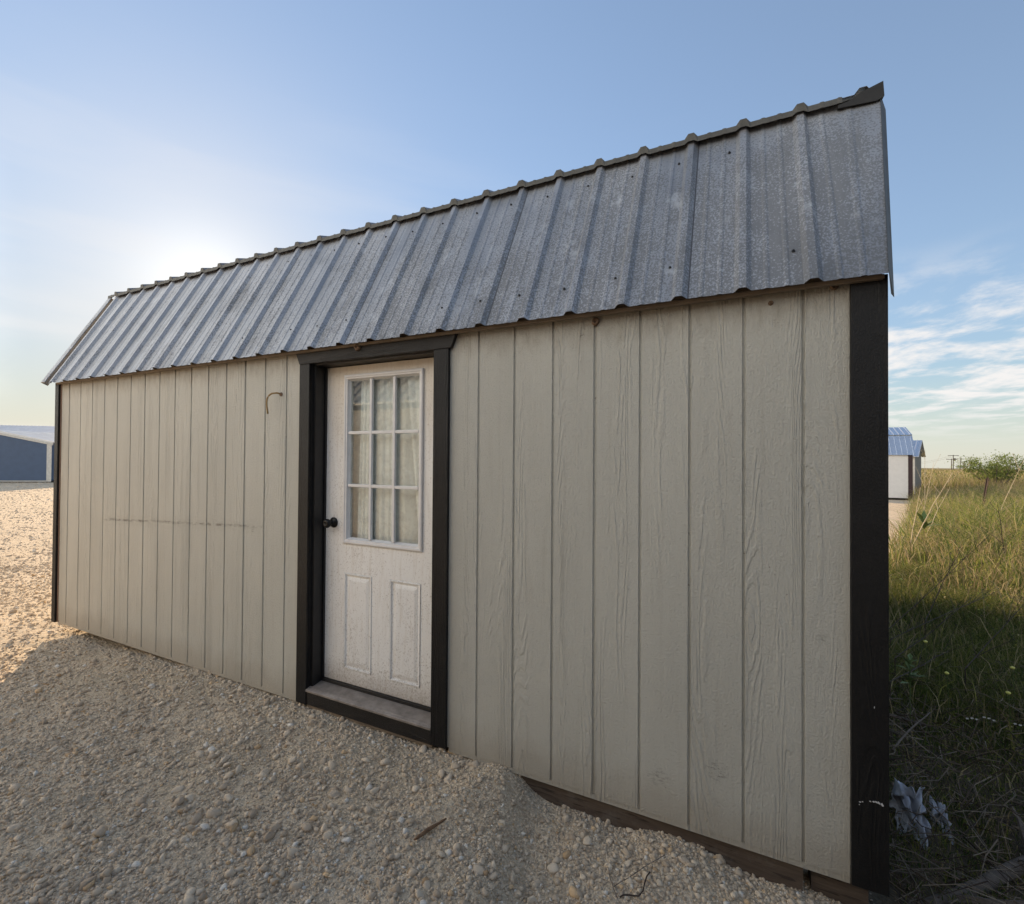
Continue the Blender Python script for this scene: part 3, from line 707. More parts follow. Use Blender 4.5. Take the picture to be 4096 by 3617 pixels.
b.add(list(v)+v2, [tuple(range(n)), tuple(range(n, 2*n))[::-1]]+[(i, i+n, (i+1) % n+n, (i+1) % n) for i in range(n)]); b.build('rake_flashing', M_rim, shed)
# bent-up dark cap piece at the right end of the knuckle
M_tar = simple('black_felt', (.015, .015, .015), .7, 0, .3, 20)
b = MB()
pts = [(5.86, 3.086), (5.90, 3.092), (5.94, 3.116), (6.022, 3.140), (6.026, 3.075), (6.0, 3.062), (5.86, 3.072)]
n = len(pts); v = [(x, RY-.060, z) for x, z in pts]+[(x, RY+.05, z+.02) for x, z in pts]
b.add(v, [tuple(range(n)), tuple(range(n, 2*n))[::-1]]+[(i, i+n, (i+1) % n+n, (i+1) % n) for i in range(n)]); b.build('ridge_corner_flashing', M_tar, shed)
# fascia behind the roof edge
b = MB(); b.box(-.15, 5.93, -.040, -.020, 2.152, 2.167); b.build('fascia', M_closure, shed)
b = MB(); b.box(-.15, 5.93, -.0195, .0, 2.178, 2.19); b.build('soffit_strip', M_closure, shed)
# screws
sm = None
for k in range(0, 25):
    for frac, dx in ((.17, -.052), (.86, -.052)):
        if random.random() < .12: continue
        x = .083+k*.2347+dx+random.uniform(-.008, .008); fr_ = frac+random.uniform(-.015, .015)
        p = Vector((x, -.065, 2.162))+Vector((0, RY-.012+.065, RZ-.018-2.162))*fr_
        if sm is None:
            bb = MB(); Mq = nn.to_track_quat('Z', 'Y').to_matrix().to_4x4()
            bb.lathe([(0, -.002), (.0065, -.002), (.0065, .002), (.004, .003), (.004, .007), (0, .007)], 8, Mq); o = bb.build('roof_screw', M_screw, shed); sm = o
        else:
            o = sm.copy(); COL.objects.link(o); o.parent = shed
        o.location = p
# loose cable poking out of the wall
b = MB(); P0 = at_y(1125, 1578, 0); pts = [P0+Vector((0, .01, 0)), P0+Vector((-.002, -.03, .006)), P0+Vector((-.03, -.045, .002))]
P3 = at_y(1071, 1655, -.06)
for i in range(1, 9):
    tt = i/8; q = pts[2].lerp(P3, tt); q += Vector((-.032, 0, .030))*math.sin(math.pi*tt)*.9; pts.append(q)
b.tube(pts, .0055, 8); M_cable = simple('yellow_cable', (.32, .21, .08), .5)
b.build('loose_cable', M_cable, shed, smooth=True)
b = MB(); b.lathe([(0, 0), (.014, 0), (.012, .006), (0, .008)], 10, Matrix.Translation(P0+Vector((0, 0, 0))) @ Matrix.Rotation(R(90), 4, 'X')); b.build('cable_gland', M_bare, shed)

# mud nests under the eave
M_mud = simple('mud_nest', (.17, .11, .07), .95, 0, .3, 60, .8)
def nest(px, py, r, label, Y=-.012):
    p = at_y(px, py, Y); b = MB(); prof = [(.0, -.01), (r, -.01), (r*1.05, r*.3), (r*.8, r*.75), (r*.55, r*.8), (r*.40, r*.45), (0, r*.3)]
    b.lathe(prof, 12, Matrix.Translation(p) @ Matrix.Rotation(R(90), 4, 'X'))
    b.v = [(x+random.uniform(-.08, .08)*r, y+random.uniform(-.1, .1)*r, z+random.uniform(-.08, .08)*r) for x, y, z in b.v]
    tag(b.build('mud_nest', M_mud, None, smooth=True), label, 'wasp nest', 'mud nests under the eave')
nest(1432, 1391, .020, 'round mud nest stuck on the black door header', -.026)
nest(2383, 1288, .018, 'dark brown mud nest under the eave right of the door', -.001)
nest(3337, 1146, .014, 'small reddish mud nest beside the black right corner board', -.001)
nest(3083, 1213, .009, 'tiny ring-shaped mud nest high on the right siding', -.001)

# ------------------------------------------------------------------ other sheds
def gable_shed(name, label, A, Bp, depth, eave, ridge, mats, base=0.1, over=.12, ribs=.3, trim=.12, group=None, ridge_along=True, cat='shed'):
    """front wall from A to Bp (left to right seen from the camera side). ridge_along: ridge parallel to the front wall."""
    A = Vector(A); Bp = Vector(Bp); u = (Bp-A); u.z = 0; Lw = u.length; u.normalize(); n = Vector((-u.y, u.x, 0))
    t0 = empty(name, A, label, cat, group, math.atan2(u.y, u.x))
    mw, mr, mt, mb = mats
    b = MB()
    if ridge_along: prof = [(0, base), (0, eave), (depth/2, ridge), (depth, eave), (depth, base)]; v = [(x, y, z) for x in (0, Lw) for y, z in prof]
    else: prof = [(0, base), (0, eave), (Lw/2, ridge), (Lw, eave), (Lw, base)]; v = [(x, y, z) for y in (0, depth) for x, z in prof]
    k = 5; b.add(v, [tuple(range(k)), tuple(range(k, 2*k))[::-1]]+[(i, i+k, (i+1) % k+k, (i+1) % k) for i in range(k)])
    b.build('wall', mw, t0)
    for s in (0, 1):
        # roof slope as ribbed sheet
        span = depth/2 if ridge_along else Lw/2; run = span+over; rise = (ridge-eave)/span*run
        Ln = (Lw if ridge_along else depth)+2*over; nr = max(2, int(Ln/ribs)); P = [(0, 0)]
        for i in range(1, nr):
            c = Ln*i/nr; P += [(c-.035, 0), (c-.015, .028), (c+.015, .028), (c+.035, 0)]
        P.append((Ln, 0)); vs = []
        for lay in (0, 1):
            for e in (0, 1):
                for a, h in P:
                    z = ridge-rise*(1-e)+h+.035-lay*.03; w = span-run*(1-e)
                    w = w if s == 0 else 2*span-w
                    vs.append((a-over, w, z) if ridge_along else (w, a-over, z))
        q = len(P); fs = [(i, i+1, q+i+1, q+i) for i in range(q-1)]+[(2*q+i, 3*q+i, 3*q+i+1, 2*q+i+1) for i in range(q-1)]
        fs += [(i, 2*q+i, 2*q+i+1, i+1) for i in range(q-1)]+[(q+i, q+i+1, 3*q+i+1, 3*q+i) for i in range(q-1)]+[(0, q, 3*q, 2*q), (q-1, 3*q-1, 4*q-1, 2*q-1)]
        bb = MB(); bb.add(vs, fs); bb.build('roof', mr, t0)
    for x0 in (-.004, Lw-trim+.004):
        bb = MB(); bb.box(x0, x0+trim, -.03, .0, base-.005, eave-.01); bb.build('corner_trim', mt, t0)
    if not ridge_along:
        for s in (0, 1):
            a = Vector((-over if s == 0 else Lw+over, -.03-over*0, eave-(ridge-eave)/(Lw/2)*over-.03)); c = Vector((Lw/2, -.03, ridge-.03))
            bb = MB(); bb.bar(a+Vector((0, -.02, 0)), c+Vector((0, -.02, 0)), .05, trim*.8, (0, 0, 1) if True else (0, 1, 0)); bb.build('rake_trim', mt, t0)
    bb = MB(); bb.box(-.0, Lw, -.032, .0, base-.06, base-.007); bb.build('base_trim', mt, t0)
    for sy in (.06, depth-.25):
        bb = MB(); bb.box(.1, Lw-.1, sy, sy+.14, -.05, base-.065); bb.build('skid', mb, t0)
    return t0
M_bluewall = simple('blue_siding', (.045, .080, .150), .6, 0, .1, 3, .1)
M_offwhite = simple('off_white_trim', (.52, .50, .46), .6)
M_roofw = simple('pale_metal_roof', (.62, .64, .66), .45, .3, .1, 2, .05)
M_greywall = simple('grey_wall', (.20, .21, .23), .7)
M_skidd = simple('dark_skid', (.03, .025, .02), .9)
rp = at_t(205, 1932, 27.0); lp = at_t(0, 1932, 26.7); uu = (rp-lp).normalized(); Lp = rp-uu*6.2
Lp.z = rp.z = hz(rp.x, rp.y)-.02
gable_shed('blue_shed', 'dark blue shed with white trim and low gable beyond the yard at left', Lp, rp, 9, 2.27, 2.92, (M_bluewall, M_roofw, M_offwhite, M_skidd), base=.13, over=.10, trim=.24, ridge_along=False)
P1 = at_t(300, 1900, 46); P0_ = at_t(-260, 1900, 43); P1.z = P0_.z = hz(-50, 18)
gable_shed('metal_barn', 'wide low building with pale metal roof behind the blue shed', P0_, P1, 11, 3.62, 4.50, (M_greywall, M_roofw, M_greywall, M_skidd), over=.2)
P1 = at_t(300, 1900, 33); P0_ = at_t(150, 1900, 32.5); P1.z = P0_.z = hz(-36, 12)
gable_shed('small_blue_shed', 'small blue shed peeking between the blue shed and the black corner post', P0_, P1, 3, 2.62, 2.92, (M_bluewall, M_offwhite, M_offwhite, M_skidd), over=.06, ridge_along=False)

# white gambrel shed with blue-reflecting roof
M_creamwall = simple('white_siding', (.62, .60, .58), .6, 0, .05, 5, .1)
M_brown = simple('dark_red_brown_trim', (.03, .012, .014), .6)
M_newgalv = simple('new_galvanised_roof', (.70, .74, .80), .22, .85, .06, 3, .02)
wb = at_t(3648, 2000, 25.6); WYY = wb.y; wx1 = wb.x; wz = hz(wx1, WYY)
wsh = empty('white_shed', (wx1-6, WYY, wz), 'white barn shed with shiny blue-grey metal roof beyond the gravel at right', 'shed')
b = MB(); gp = [(.0, .12), (.0, 2.52), (.55, 3.55), (1.7, 4.02), (2.85, 3.55), (3.4, 2.52), (3.4, .12)]
n = 7; v = [(x, y, z) for x in (0, 6) for y, z in gp]; b.add(v, [tuple(range(n)), tuple(range(n, 2*n))[::-1]]+[(i, i+n, (i+1) % n+n, (i+1) % n) for i in range(n)]); b.build('wall', M_creamwall, wsh)
b = MB(); b.box(5.84, 6.01, -.03, .0, .11, 2.5); b.build('corner_board', M_brown, wsh)
b = MB(); b.box(6.0, 6.03, -.03, .13, .11, 2.5); b.build('corner_board', M_brown, wsh)
def sheet2(pa, pb, name):
    P = [(-.1, 0)]; 
    for i in range(0, 26):
        c = .06+i*.24; P += [(c-.02, 0), (c-.01, .025), (c+.01, .025), (c+.02, 0)]
    P.append((6.14, 0)); d = Vector((0, pb[0]-pa[0], pb[1]-pa[1])); nr_ = Vector((0, -d.z, d.y)).normalized(); nr_ = nr_ if nr_.z > 0 else -nr_
    vs = [Vector((x, q[0], q[1]))+nr_*(h+.02+o_) for o_ in (0, -.015) for q in (pa, pb) for x, h in P]; q_ = len(P)
    fs = [(i, i+1, q_+i+1, q_+i) for i in range(q_-1)]+[(2*q_+i, 3*q_+i, 3*q_+i+1, 2*q_+i+1) for i in range(q_-1)]+[(i, 2*q_+i, 2*q_+i+1, i+1) for i in range(q_-1)]+[(q_-1, 3*q_-1, 4*q_-1, 2*q_-1)]
    MB().add(vs, fs).build(name, M_newgalv, wsh)
sheet2((-.10, 2.44), (.56, 3.56), 'roof'); sheet2((.48, 3.54), (1.7, 4.03), 'roof')
sheet2((3.50, 2.44), (2.84, 3.56), 'roof'); sheet2((2.92, 3.54), (1.7, 4.03), 'roof')
b = MB(); b.box(.1, 5.9, .1, .25, -.1, .1); b.box(.1, 5.9, 3.1, 3.25, -.1, .1); b.build('skid', M_skidd, wsh)

M_greyboard = simple('grey_board_wall', (.20, .19, .17), .8)
g2 = at_t(3660, 1975, 31); g2.z = hz(g2.x, g2.y); g2b = g2-Vector((math.cos(R(21.5)), -math.sin(R(21.5)), 0))*4
gable_shed('grey_shed', 'grey gable shed just behind the white shed with overhanging roof', g2b, g2, 2.6, 2.62, 3.55, (M_greyboard, M_newgalv, M_offwhite, M_skidd), over=.22, ribs=.24)
# neighbour shed across the lane, mirrored in the door glass
nb = gable_shed('cream_shed', 'cream shed with ribbed roof across the lane, mirrored in the door panes', (1.7, -4.45, hz(1, -4.45)), (-6.4, -4.45, hz(1, -4.45)), 3.2, 2.62, 3.9,
           (simple('cream_siding', (.74, .70, .62), .7), M_roofw, M_offwhite, M_skidd), over=.15, ribs=.24)

gable_shed('shade_shed', 'tall dark shed added out of view beside the cream shed to shade the right side', (12.5, -3.9, hz(8, -3.9)), (2.7, -3.9, hz(8, -3.9)), 4.2, 3.3, 4.6,
           (simple('shade_shed_siding', (.075, .075, .08), .7), M_greywall, M_skidd, M_skidd), over=.15, ribs=.24)  # unseen shed, added to block sky light from the right wall and grass

# ------------------------------------------------------------------ grass (stuff)
def blades(name, x, y, h, w, lean, cols, label, seg=2, twist=None):
    n = len(x); z = height(x, y)-.01; a = rng.uniform(0, 2*np.pi, n); la = rng.uniform(0, 2*np.pi, n)
    ln = h*lean*rng.uniform(.2, 1, n); dx, dy = np.cos(la)*ln, np.sin(la)*ln; wx, wy = np.cos(a)*w/2, np.sin(a)*w/2
    B = np.stack([x, y, z], -1); Wv = np.stack([wx, wy, np.zeros(n)], -1)
    M1 = B+np.stack([dx*.35, dy*.35, h*.55], -1); T = B+np.stack([dx, dy, h*(1-.25*lean)], -1)
    V_ = np.stack([B-Wv, B+Wv, M1-Wv*.7, M1+Wv*.7, T], 1).reshape(-1, 3); o = (np.arange(n)*5)[:, None]
    F_ = np.concatenate([o+np.array([[0, 1, 3]]), o+np.array([[0, 3, 2]]), o+np.array([[2, 3, 4]])], 0)
    c = np.repeat(cols, 5, 0); ob = npmesh(name, V_, F_, M_grass, col=c); return tag(ob, label, 'grass', kind='stuff')
def wedge(n, d0, d1, s0=.17, s1=.50, pw=1.0):
    d = d0+(d1-d0)*rng.uniform(0, 1, n)**pw; s = rng.uniform(s0, s1, n); return CAM.x+s*d, CAM.y+d
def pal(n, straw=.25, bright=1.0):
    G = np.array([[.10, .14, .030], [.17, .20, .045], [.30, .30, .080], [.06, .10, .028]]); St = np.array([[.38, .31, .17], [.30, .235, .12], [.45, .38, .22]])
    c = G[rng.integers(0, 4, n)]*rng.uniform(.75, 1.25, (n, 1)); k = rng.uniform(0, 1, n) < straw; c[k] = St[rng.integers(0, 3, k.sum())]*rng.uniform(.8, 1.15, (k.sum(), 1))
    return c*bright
def keep(x, y, lo=-.05, soft=.35): return (x-grass_edge(y) > lo+rng.uniform(-soft, soft, len(x))*.6) & (x > 6.02)
# near, shaded
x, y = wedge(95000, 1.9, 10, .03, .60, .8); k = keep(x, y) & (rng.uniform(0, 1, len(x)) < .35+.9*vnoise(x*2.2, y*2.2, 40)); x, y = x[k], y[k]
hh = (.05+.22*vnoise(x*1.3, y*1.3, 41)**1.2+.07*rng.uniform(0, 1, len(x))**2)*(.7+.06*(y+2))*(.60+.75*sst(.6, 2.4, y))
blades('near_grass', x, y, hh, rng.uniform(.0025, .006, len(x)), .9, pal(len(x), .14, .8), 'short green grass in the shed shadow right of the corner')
x, y = wedge(85000, 4.5, 34, .13, .50, 1.1); k = keep(x, y, 0, .6) & (rng.uniform(0, 1, len(x)) < .3+.9*vnoise(x*.9, y*.9, 42)); x, y = x[k], y[k]
hh = (.16+.38*vnoise(x*.45, y*.45, 43)+.50*rng.uniform(0, 1, len(x))**3)*sst(6, 13, y+4)*(1+.9*sst(.22, .38, (x-CAM.x)/(y-CAM.y)))
st_ = np.clip(.25+.5*(vnoise(x*.5, y*.5, 44)-.4)+.012*(y-8), .1, .8)
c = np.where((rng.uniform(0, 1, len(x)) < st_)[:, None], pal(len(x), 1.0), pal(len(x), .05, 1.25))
blades('meadow_grass', x, y, hh, rng.uniform(.007, .016, len(x)), 1.15, c, 'sunlit yellow-green grass and weeds beyond the shadow')
x, y = wedge(42000, 18, 60, .20, .50, .9); k = (x > 15.0+.02*(y-20)+rng.uniform(-1.5, 1, len(x))) | (y > 42)
k &= rng.uniform(0, 1, len(x)) < .25+1.0*vnoise(x*.35, y*.35, 47); x, y = x[k], y[k]
hh = (.30+.65*vnoise(x*.3, y*.3, 45)*sst(16, 22, y)+.25*rng.uniform(0, 1, len(x)))
blades('tall_dry_grass', x, y, hh, rng.uniform(.012, .026, len(x)), .5, np.where((rng.uniform(0, 1, len(x)) < .68)[:, None], pal(len(x), 1.0, .9), pal(len(x), 0.0, 1.1)), 'tall tan and olive weeds filling the field')
x, y = wedge(36000, 55, 420, .12, .50, 1.6); hh = rng.uniform(.35, .9, len(x))
blades('far_field_grass', x, y, hh, rng.uniform(.08, .22, len(x)), .4, pal(len(x), .7, .9), 'distant tan grass along the horizon of the field')

x, y = wedge(3200, 2.6, 26, .15, .50, 1.0); k = keep(x, y, .1, .4) & (rng.uniform(0, 1, len(x)) < .2+.9*vnoise(x*.8, y*.8, 61)); x, y = x[k], y[k]
hh = rng.uniform(.25, .85, len(x))*sst(-1.5, 6, y)
blades('seed_stems', x, y, hh, rng.uniform(.004, .009, len(x)), .8, pal(len(x), .85, .95), 'thin dry seed stems standing up out of the grass')
# small leaves of mixed weeds through the grass
n = 60000; x, y = wedge(n, 3.0, 20, .12, .50, .9); k = keep(x, y, .05, .35) & (rng.uniform(0, 1, n) < 1.3*vnoise(x*1.6, y*1.6, 71)**2); x, y = x[k], y[k]; n = len(x)
top_ = (.10+.55*vnoise(x*.9, y*.9, 72)**1.5)*sst(-1, 7, y)*(1+.5*sst(.22, .40, (x-CAM.x)/(y-CAM.y)))
P = np.stack([x, y, height(x, y)+top_*rng.uniform(.25, 1, n)], -1); d = rng.normal(size=(n, 3)); d /= np.linalg.norm(d, axis=1, keepdims=True)
s_ = np.cross(d, rng.normal(size=(n, 3))); s_ /= np.linalg.norm(s_, axis=1, keepdims=True); l_ = (rng.uniform(.012, .032, n)*(.7+.05*(y+2)))[:, None]
V_ = np.stack([P, P+d*l_*.5+s_*l_*.25, P+d*l_, P+d*l_*.5-s_*l_*.25], 1).reshape(-1, 3)
tag(npmesh('weed_leaves', V_, (np.arange(n)*4)[:, None]+np.array([[0, 1, 2, 3]]), M_grass, col=np.repeat(pal(n, .12, 1.15), 4, 0)), 'small leaves of mixed weeds growing up through the grass', 'weeds', kind='stuff')
# tangle of dead twigs by the corner
n = 2600; tx = 6.02+rng.uniform(0, 1, n)**1.3*1.5; ty = -.25+rng.uniform(0, 1, n)*3.2; k = ty > .1-.5*(tx-6.0); tx, ty = tx[k], ty[k]; n = len(tx)
tz = height(tx, ty)+rng.uniform(0, .16, n)*np.minimum(1, (tx-5.95)*4); ta = rng.uniform(0, 2*np.pi, n); te = rng.normal(0, .3, n); ln = rng.uniform(.05, .30, n); rd = rng.uniform(.0012, .0035, n)
D = np.stack([np.cos(ta)*np.cos(te), np.sin(ta)*np.cos(te), np.sin(te)], -1); S1 = np.stack([-np.sin(ta), np.cos(ta), 0*ta], -1); S2 = np.cross(D, S1)
P0 = np.stack([tx, ty, tz], -1); bend = rng.normal(0, .12, (n, 3))*ln[:, None]; rings = []
for q_, f_ in ((P0-D*ln[:, None]/2, 1), (P0+bend, .8), (P0+D*ln[:, None]/2, .35)):
    for j in range(3): rings.append(q_+(S1*math.cos(j*2.094)+S2*math.sin(j*2.094))*rd[:, None]*f_)
V_ = np.stack(rings, 1); V_[..., 0] = np.maximum(V_[..., 0], 5.955); V_ = V_.reshape(-1, 3); fb = np.array([[i*3+j, i*3+(j+1) % 3, i*3+3+(j+1) % 3, i*3+3+j] for i in range(2) for j in range(3)])
cc = np.array([[.10, .075, .055], [.17, .14, .11], [.05, .035, .028], [.24, .20, .15]])[rng.integers(0, 4, n)]
tag(npmesh('dead_twigs', V_, (fb[None]+(np.arange(n)*9)[:, None, None]).reshape(-1, 4), tint_mat('dead_wood', .85), col=np.repeat(cc, 9, 0)), 'tangle of small dead twigs on the ground by the black corner', 'twigs', kind='stuff')

# ------------------------------------------------------------------ weeds, twigs, branches
def wav(a, b, n, amp, seed):
    r_ = random.Random(seed); a = Vector(a); b = Vector(b); P = []; o = Vector((0, 0, 0))
    for i in range(n+1):
        t_ = i/n; P.append(a.lerp(b, t_)+o*math.sin(math.pi*min(1, t_*1.1))); o += Vector((r_.uniform(-1, 1), r_.uniform(-1, 1), r_.uniform(-.6, .6)))*amp
    return P
M_twig = simple('dark_twig', (.045, .033, .027), .8)
M_stalk = simple('dry_stalk', (.42, .35, .24), .8)
M_branch = simple('grey_bark', (.13, .105, .085), .9, 0, .3, 30, .8)
def stalk(px0, py0, t, px1, py1, label, name, mat, rad, kids, seed, t1=None, cat='weed', group='dry stalks in the grass'):
    d0 = ray(px0, py0); a = CAM+d0*t; a.z = min(a.z, hz(a.x, a.y)+.25)
    g = hz(a.x, a.y)
    b_ = CAM+ray(px1, py1)*(t1 or t)
    root = Vector((a.x, a.y, g-.02)); P = [root]+wav(a if a.z > g+.03 else root+Vector((0, 0, .03)), b_, 7, rad*1.2, seed)
    e = empty(name, root, label, cat, group); b = MB(); b.tube([p-root for p in P], [rad*(1-.75*i/len(P)) for i in range(len(P))], 5); b.build('stem', mat, e)
    r_ = random.Random(seed+9); Ls = (b_-a).length
    for i in range(kids):
        j = r_.randint(2, 7); p = P[j]; dr = (P[-1]-P[0]).normalized(); q = dr+Vector((r_.uniform(-1, 1), r_.uniform(-1, 1), r_.uniform(-.3, .8)))*.8
        ln = Ls*r_.uniform(.18, .38); bb = MB(); Q = wav(p-root, p-root+q.normalized()*ln, 4, rad*.8, seed+i); bb.tube(Q, [rad*.5, rad*.4, rad*.3, rad*.25, rad*.2], 4)
        if r_.random() < .5: k_ = Q[-1]; bb.lathe([(0, -rad), (rad*1.8, 0), (0, rad)], 5, Matrix.Translation(k_))
        bb.build('twig', mat, e)
    return e
stalk(3650, 2130, 8, 3810, 1890, 'long pale dry stalk leaning right in front of the white shed', 'dry_weed', M_stalk, .010, 3, 1)
stalk(3640, 2120, 8, 3682, 1950, 'short pale dry stalk standing close to the white shed corner', 'dry_weed', M_stalk, .010, 2, 2)
stalk(3700, 2105, 9, 3800, 1950, 'thin dry stalk leaning right, second from the white shed', 'dry_weed', M_stalk, .008, 2, 3)
stalk(3700, 1990, 14, 3700, 1800, 'bare dry weed rising beside the grey shed against the sky', 'dry_weed', M_stalk, .009, 5, 4)
stalk(3690, 1960, 14, 3735, 1850, 'branching dry weed right of the grey shed', 'dry_weed', M_stalk, .008, 4, 5)
stalk(4020, 2220, 7, 3990, 2020, 'brown upright stem in the sunlit grass at the right edge', 'dry_weed', M_twig, .008, 3, 6)
stalk(3970, 2060, 11, 4096, 1840, 'tall stalk leaning out at the right edge of the field', 'dry_weed', M_stalk, .008, 4, 7)
for i, (a0, a1, c0, c1, t_, lb) in enumerate(((3540, 2400, 3960, 2140, 4.2, 'thorny dark bramble arching up from the black corner into the sunlit grass'),
                                   (3560, 2390, 4000, 2360, 4.0, 'long dark bramble lying nearly level across the shaded grass'),
                                   (3580, 2580, 3900, 2380, 3.6, 'dark bramble rising right over the middle of the shaded grass'),
                                   (3860, 2480, 4140, 2370, 3.4, 'dark bramble near the right edge of the shaded grass'),
                                   (3560, 2560, 3800, 2600, 3.2, 'dark bramble bent low near the leafy weed'),
                                   (3700, 2400, 3850, 2190, 4.4, 'fine dark twig crossing the edge of the sunlight'))):
    stalk(a0, a1, t_, c0, c1, lb, 'bramble', M_twig, .0042, 7, 20+i, t1=t_*1.12, cat='bramble', group='brambles over the grass')
# brush pile at the bottom right
def branch(p0, p1, r0, r1, label, seed, twigs=2, mat=M_branch):
    a = CAM+ray(*p0[:2])*p0[2]; b_ = CAM+ray(*p1[:2])*p1[2]
    e = empty('fallen_branch', a, label, 'branch', 'dead branches in the brush pile'); P = wav(Vector(), b_-a, 9, max(r0*.25, .004), seed)
    b = MB(); b.tube(P, [r0+(r1-r0)*i/9 for i in range(10)], 10); b.build('limb', mat, e, smooth=True); r_ = random.Random(seed)
    for i in range(twigs):
        p = P[r_.randint(2, 8)]; q = Vector((r_.uniform(-1, 1), r_.uniform(-1, 1), r_.uniform(-.1, .9))).normalized()
        bb = MB(); bb.tube(wav(p, p+q*r_.uniform(.10, .28), 4, .012, seed+i), [r1*.8, r1*.6, r1*.5, r1*.35, r1*.2], 5); bb.build('twig', mat, e)
branch((3560, 3690, 1.75), (4180, 3425, 2.1), .022, .028, 'thick grey fallen limb crossing the bottom right corner', 51, 3)
branch((3640, 3650, 1.9), (3655, 3400, 2.25), .020, .015, 'upright pale limb stub in the brush pile beside the black corner', 52, 2)
branch((3765, 3680, 2.0), (3690, 3430, 2.3), .008, .006, 'thin straight stick leaning left across the brush pile', 53, 1)
branch((3800, 3570, 2.1), (3735, 3430, 2.3), .008, .006, 'short stick leaning left right of the upright limb', 54, 1)
branch((3815, 3530, 2.1), (3822, 3390, 2.3), .012, .009, 'short thick peg of wood standing on the fallen limb', 55, 0)
branch((3580, 3400, 2.3), (4060, 3200, 2.7), .009, .005, 'long curved grey branch behind the plastic sheeting', 56, 4)
branch((3600, 3230, 2.4), (4130, 3380, 2.3), .005, .004, 'dark slender branch lying over the plastic sheeting', 57, 5, M_twig)
branch((3560, 2860, 3.0), (3900, 2960, 3.1), .010, .005, 'grey curved branch in the shade above the brush pile', 58, 4)
branch((3570, 3000, 2.6), (3720, 2850, 2.9), .006, .003, 'small forked branch beside the black corner', 59, 4)
branch((3570, 3130, 2.4), (3640, 3330, 2.3), .006, .005, 'thin branch hanging down along the black corner', 60, 3)
branch((3900, 3500, 2.1), (4000, 3290, 2.6), .007, .004, 'slender branch rising at the right of the pile', 61, 4)
branch((3850, 3120, 2.7), (4150, 2940, 3.1), .006, .003, 'wiry branch in the dark grass at the right edge', 62, 5)
# dead leaf litter and crumpled plastic
def crumple(px, py, t, sx, sz, seed, label, name='plastic_sheet'):
    p = CAM+ray(px, py)*t; n_ = 26; V_ = []; r_ = random.Random(seed); o1, o2 = r_.uniform(0, 50), r_.uniform(0, 50)
    for j in range(n_):
        for i in range(n_):
            u, w = i/(n_-1)-.5, j/(n_-1)-.5; e_ = 1-.25*abs(math.sin(5*math.atan2(w, u)+o1))
            a = float(vnoise(np.array([u*5+o1]), np.array([w*5+o2]), seed)[0]); c = float(vnoise(np.array([u*11+o2]), np.array([w*11+o1]), seed+1)[0])
            V_.append((p.x+u*sx*e_+.02*c, p.y+w*.10+.14*(a-.5), p.z+w*sz*e_+.05*(c-.5)))
    F_ = [(j*n_+i, j*n_+i+1, (j+1)*n_+i+1, (j+1)*n_+i) for j in range(n_-1) for i in range(n_-1)]
    o = npmesh(name, V_, F_, M_plastic, smooth=True); o.modifiers.new('s', 'SOLIDIFY').thickness = .002; tag(o, label, 'plastic', 'crumpled plastic in the brush')
M_plastic = simple('blue_white_plastic', (.33, .36, .42), .4, 0, .25, 9, .3)
crumple(3632, 3240, 2.2, .13, .22, 3, 'larger crumpled blue-white plastic sheet caught in the brush by the corner')
crumple(3752, 3290, 2.24, .07, .13, 5, 'smaller crumpled blue-white plastic scrap right of the larger sheet')
crumple(3860, 3325, 2.3, .13, .05, 8, 'flat torn plastic strip at the right end of the brush')
# stick and straw on the gravel
def on_ground(px, py):
    d = ray(px, py); t_ = 1
    for _ in range(30):
        p = CAM+d*t_; t_ += (p.z-hz(p.x, p.y))/max(.02, -d.z)*.8
    return CAM+d*t_
a, c = on_ground(1655, 3372), on_ground(1785, 3288); b = MB(); P = wav(a+Vector((0, 0, .012)), c+Vector((0, 0, .014)), 8, .0025, 5)
b.tube(P, [.003, .006, .0075, .008, .0075, .007, .005, .006, .003], 7); tag(b.build('stick', simple('brown_stick', (.17, .10, .055), .8, 0, .4, 40, .5), None, True), 'short brown broken stick lying on the gravel below the door', 'stick')
a, c = on_ground(950, 3275), on_ground(978, 3345); b = MB(); b.tube(wav(a+Vector((0, 0, .008)), c+Vector((0, 0, .008)), 6, .004, 8), .0022, 5); tag(b.build('straw', M_stalk, None, True), 'thin pale straw on the gravel left of the stick', 'straw')
a, c = on_ground(2480, 3600), on_ground(2600, 3520); b = MB(); b.tube(wav(a+Vector((0, 0, .01)), c+Vector((0, 0, .03)), 8, .012, 9), .0028, 5); tag(b.build('root_twig', M_twig, None, True), 'dark curly rootlet on the gravel at the bottom edge', 'twig')
for q, (s0, s1, lb) in enumerate((((2430, 3480), (2470, 3617), 'dry grass stem lying on the gravel left of the rootlet'), ((2455, 3560), (2660, 3440), 'long dry grass stem slanting right over the pale stones'))):
    a, c = on_ground(*s0), on_ground(*s1); b = MB(); b.tube(wav(a+Vector((0, 0, .012)), c+Vector((0, 0, .02)), 7, .004, 12+q), .0016, 5); tag(b.build('grass_straw', M_oldwood, None, True), lb, 'stem')
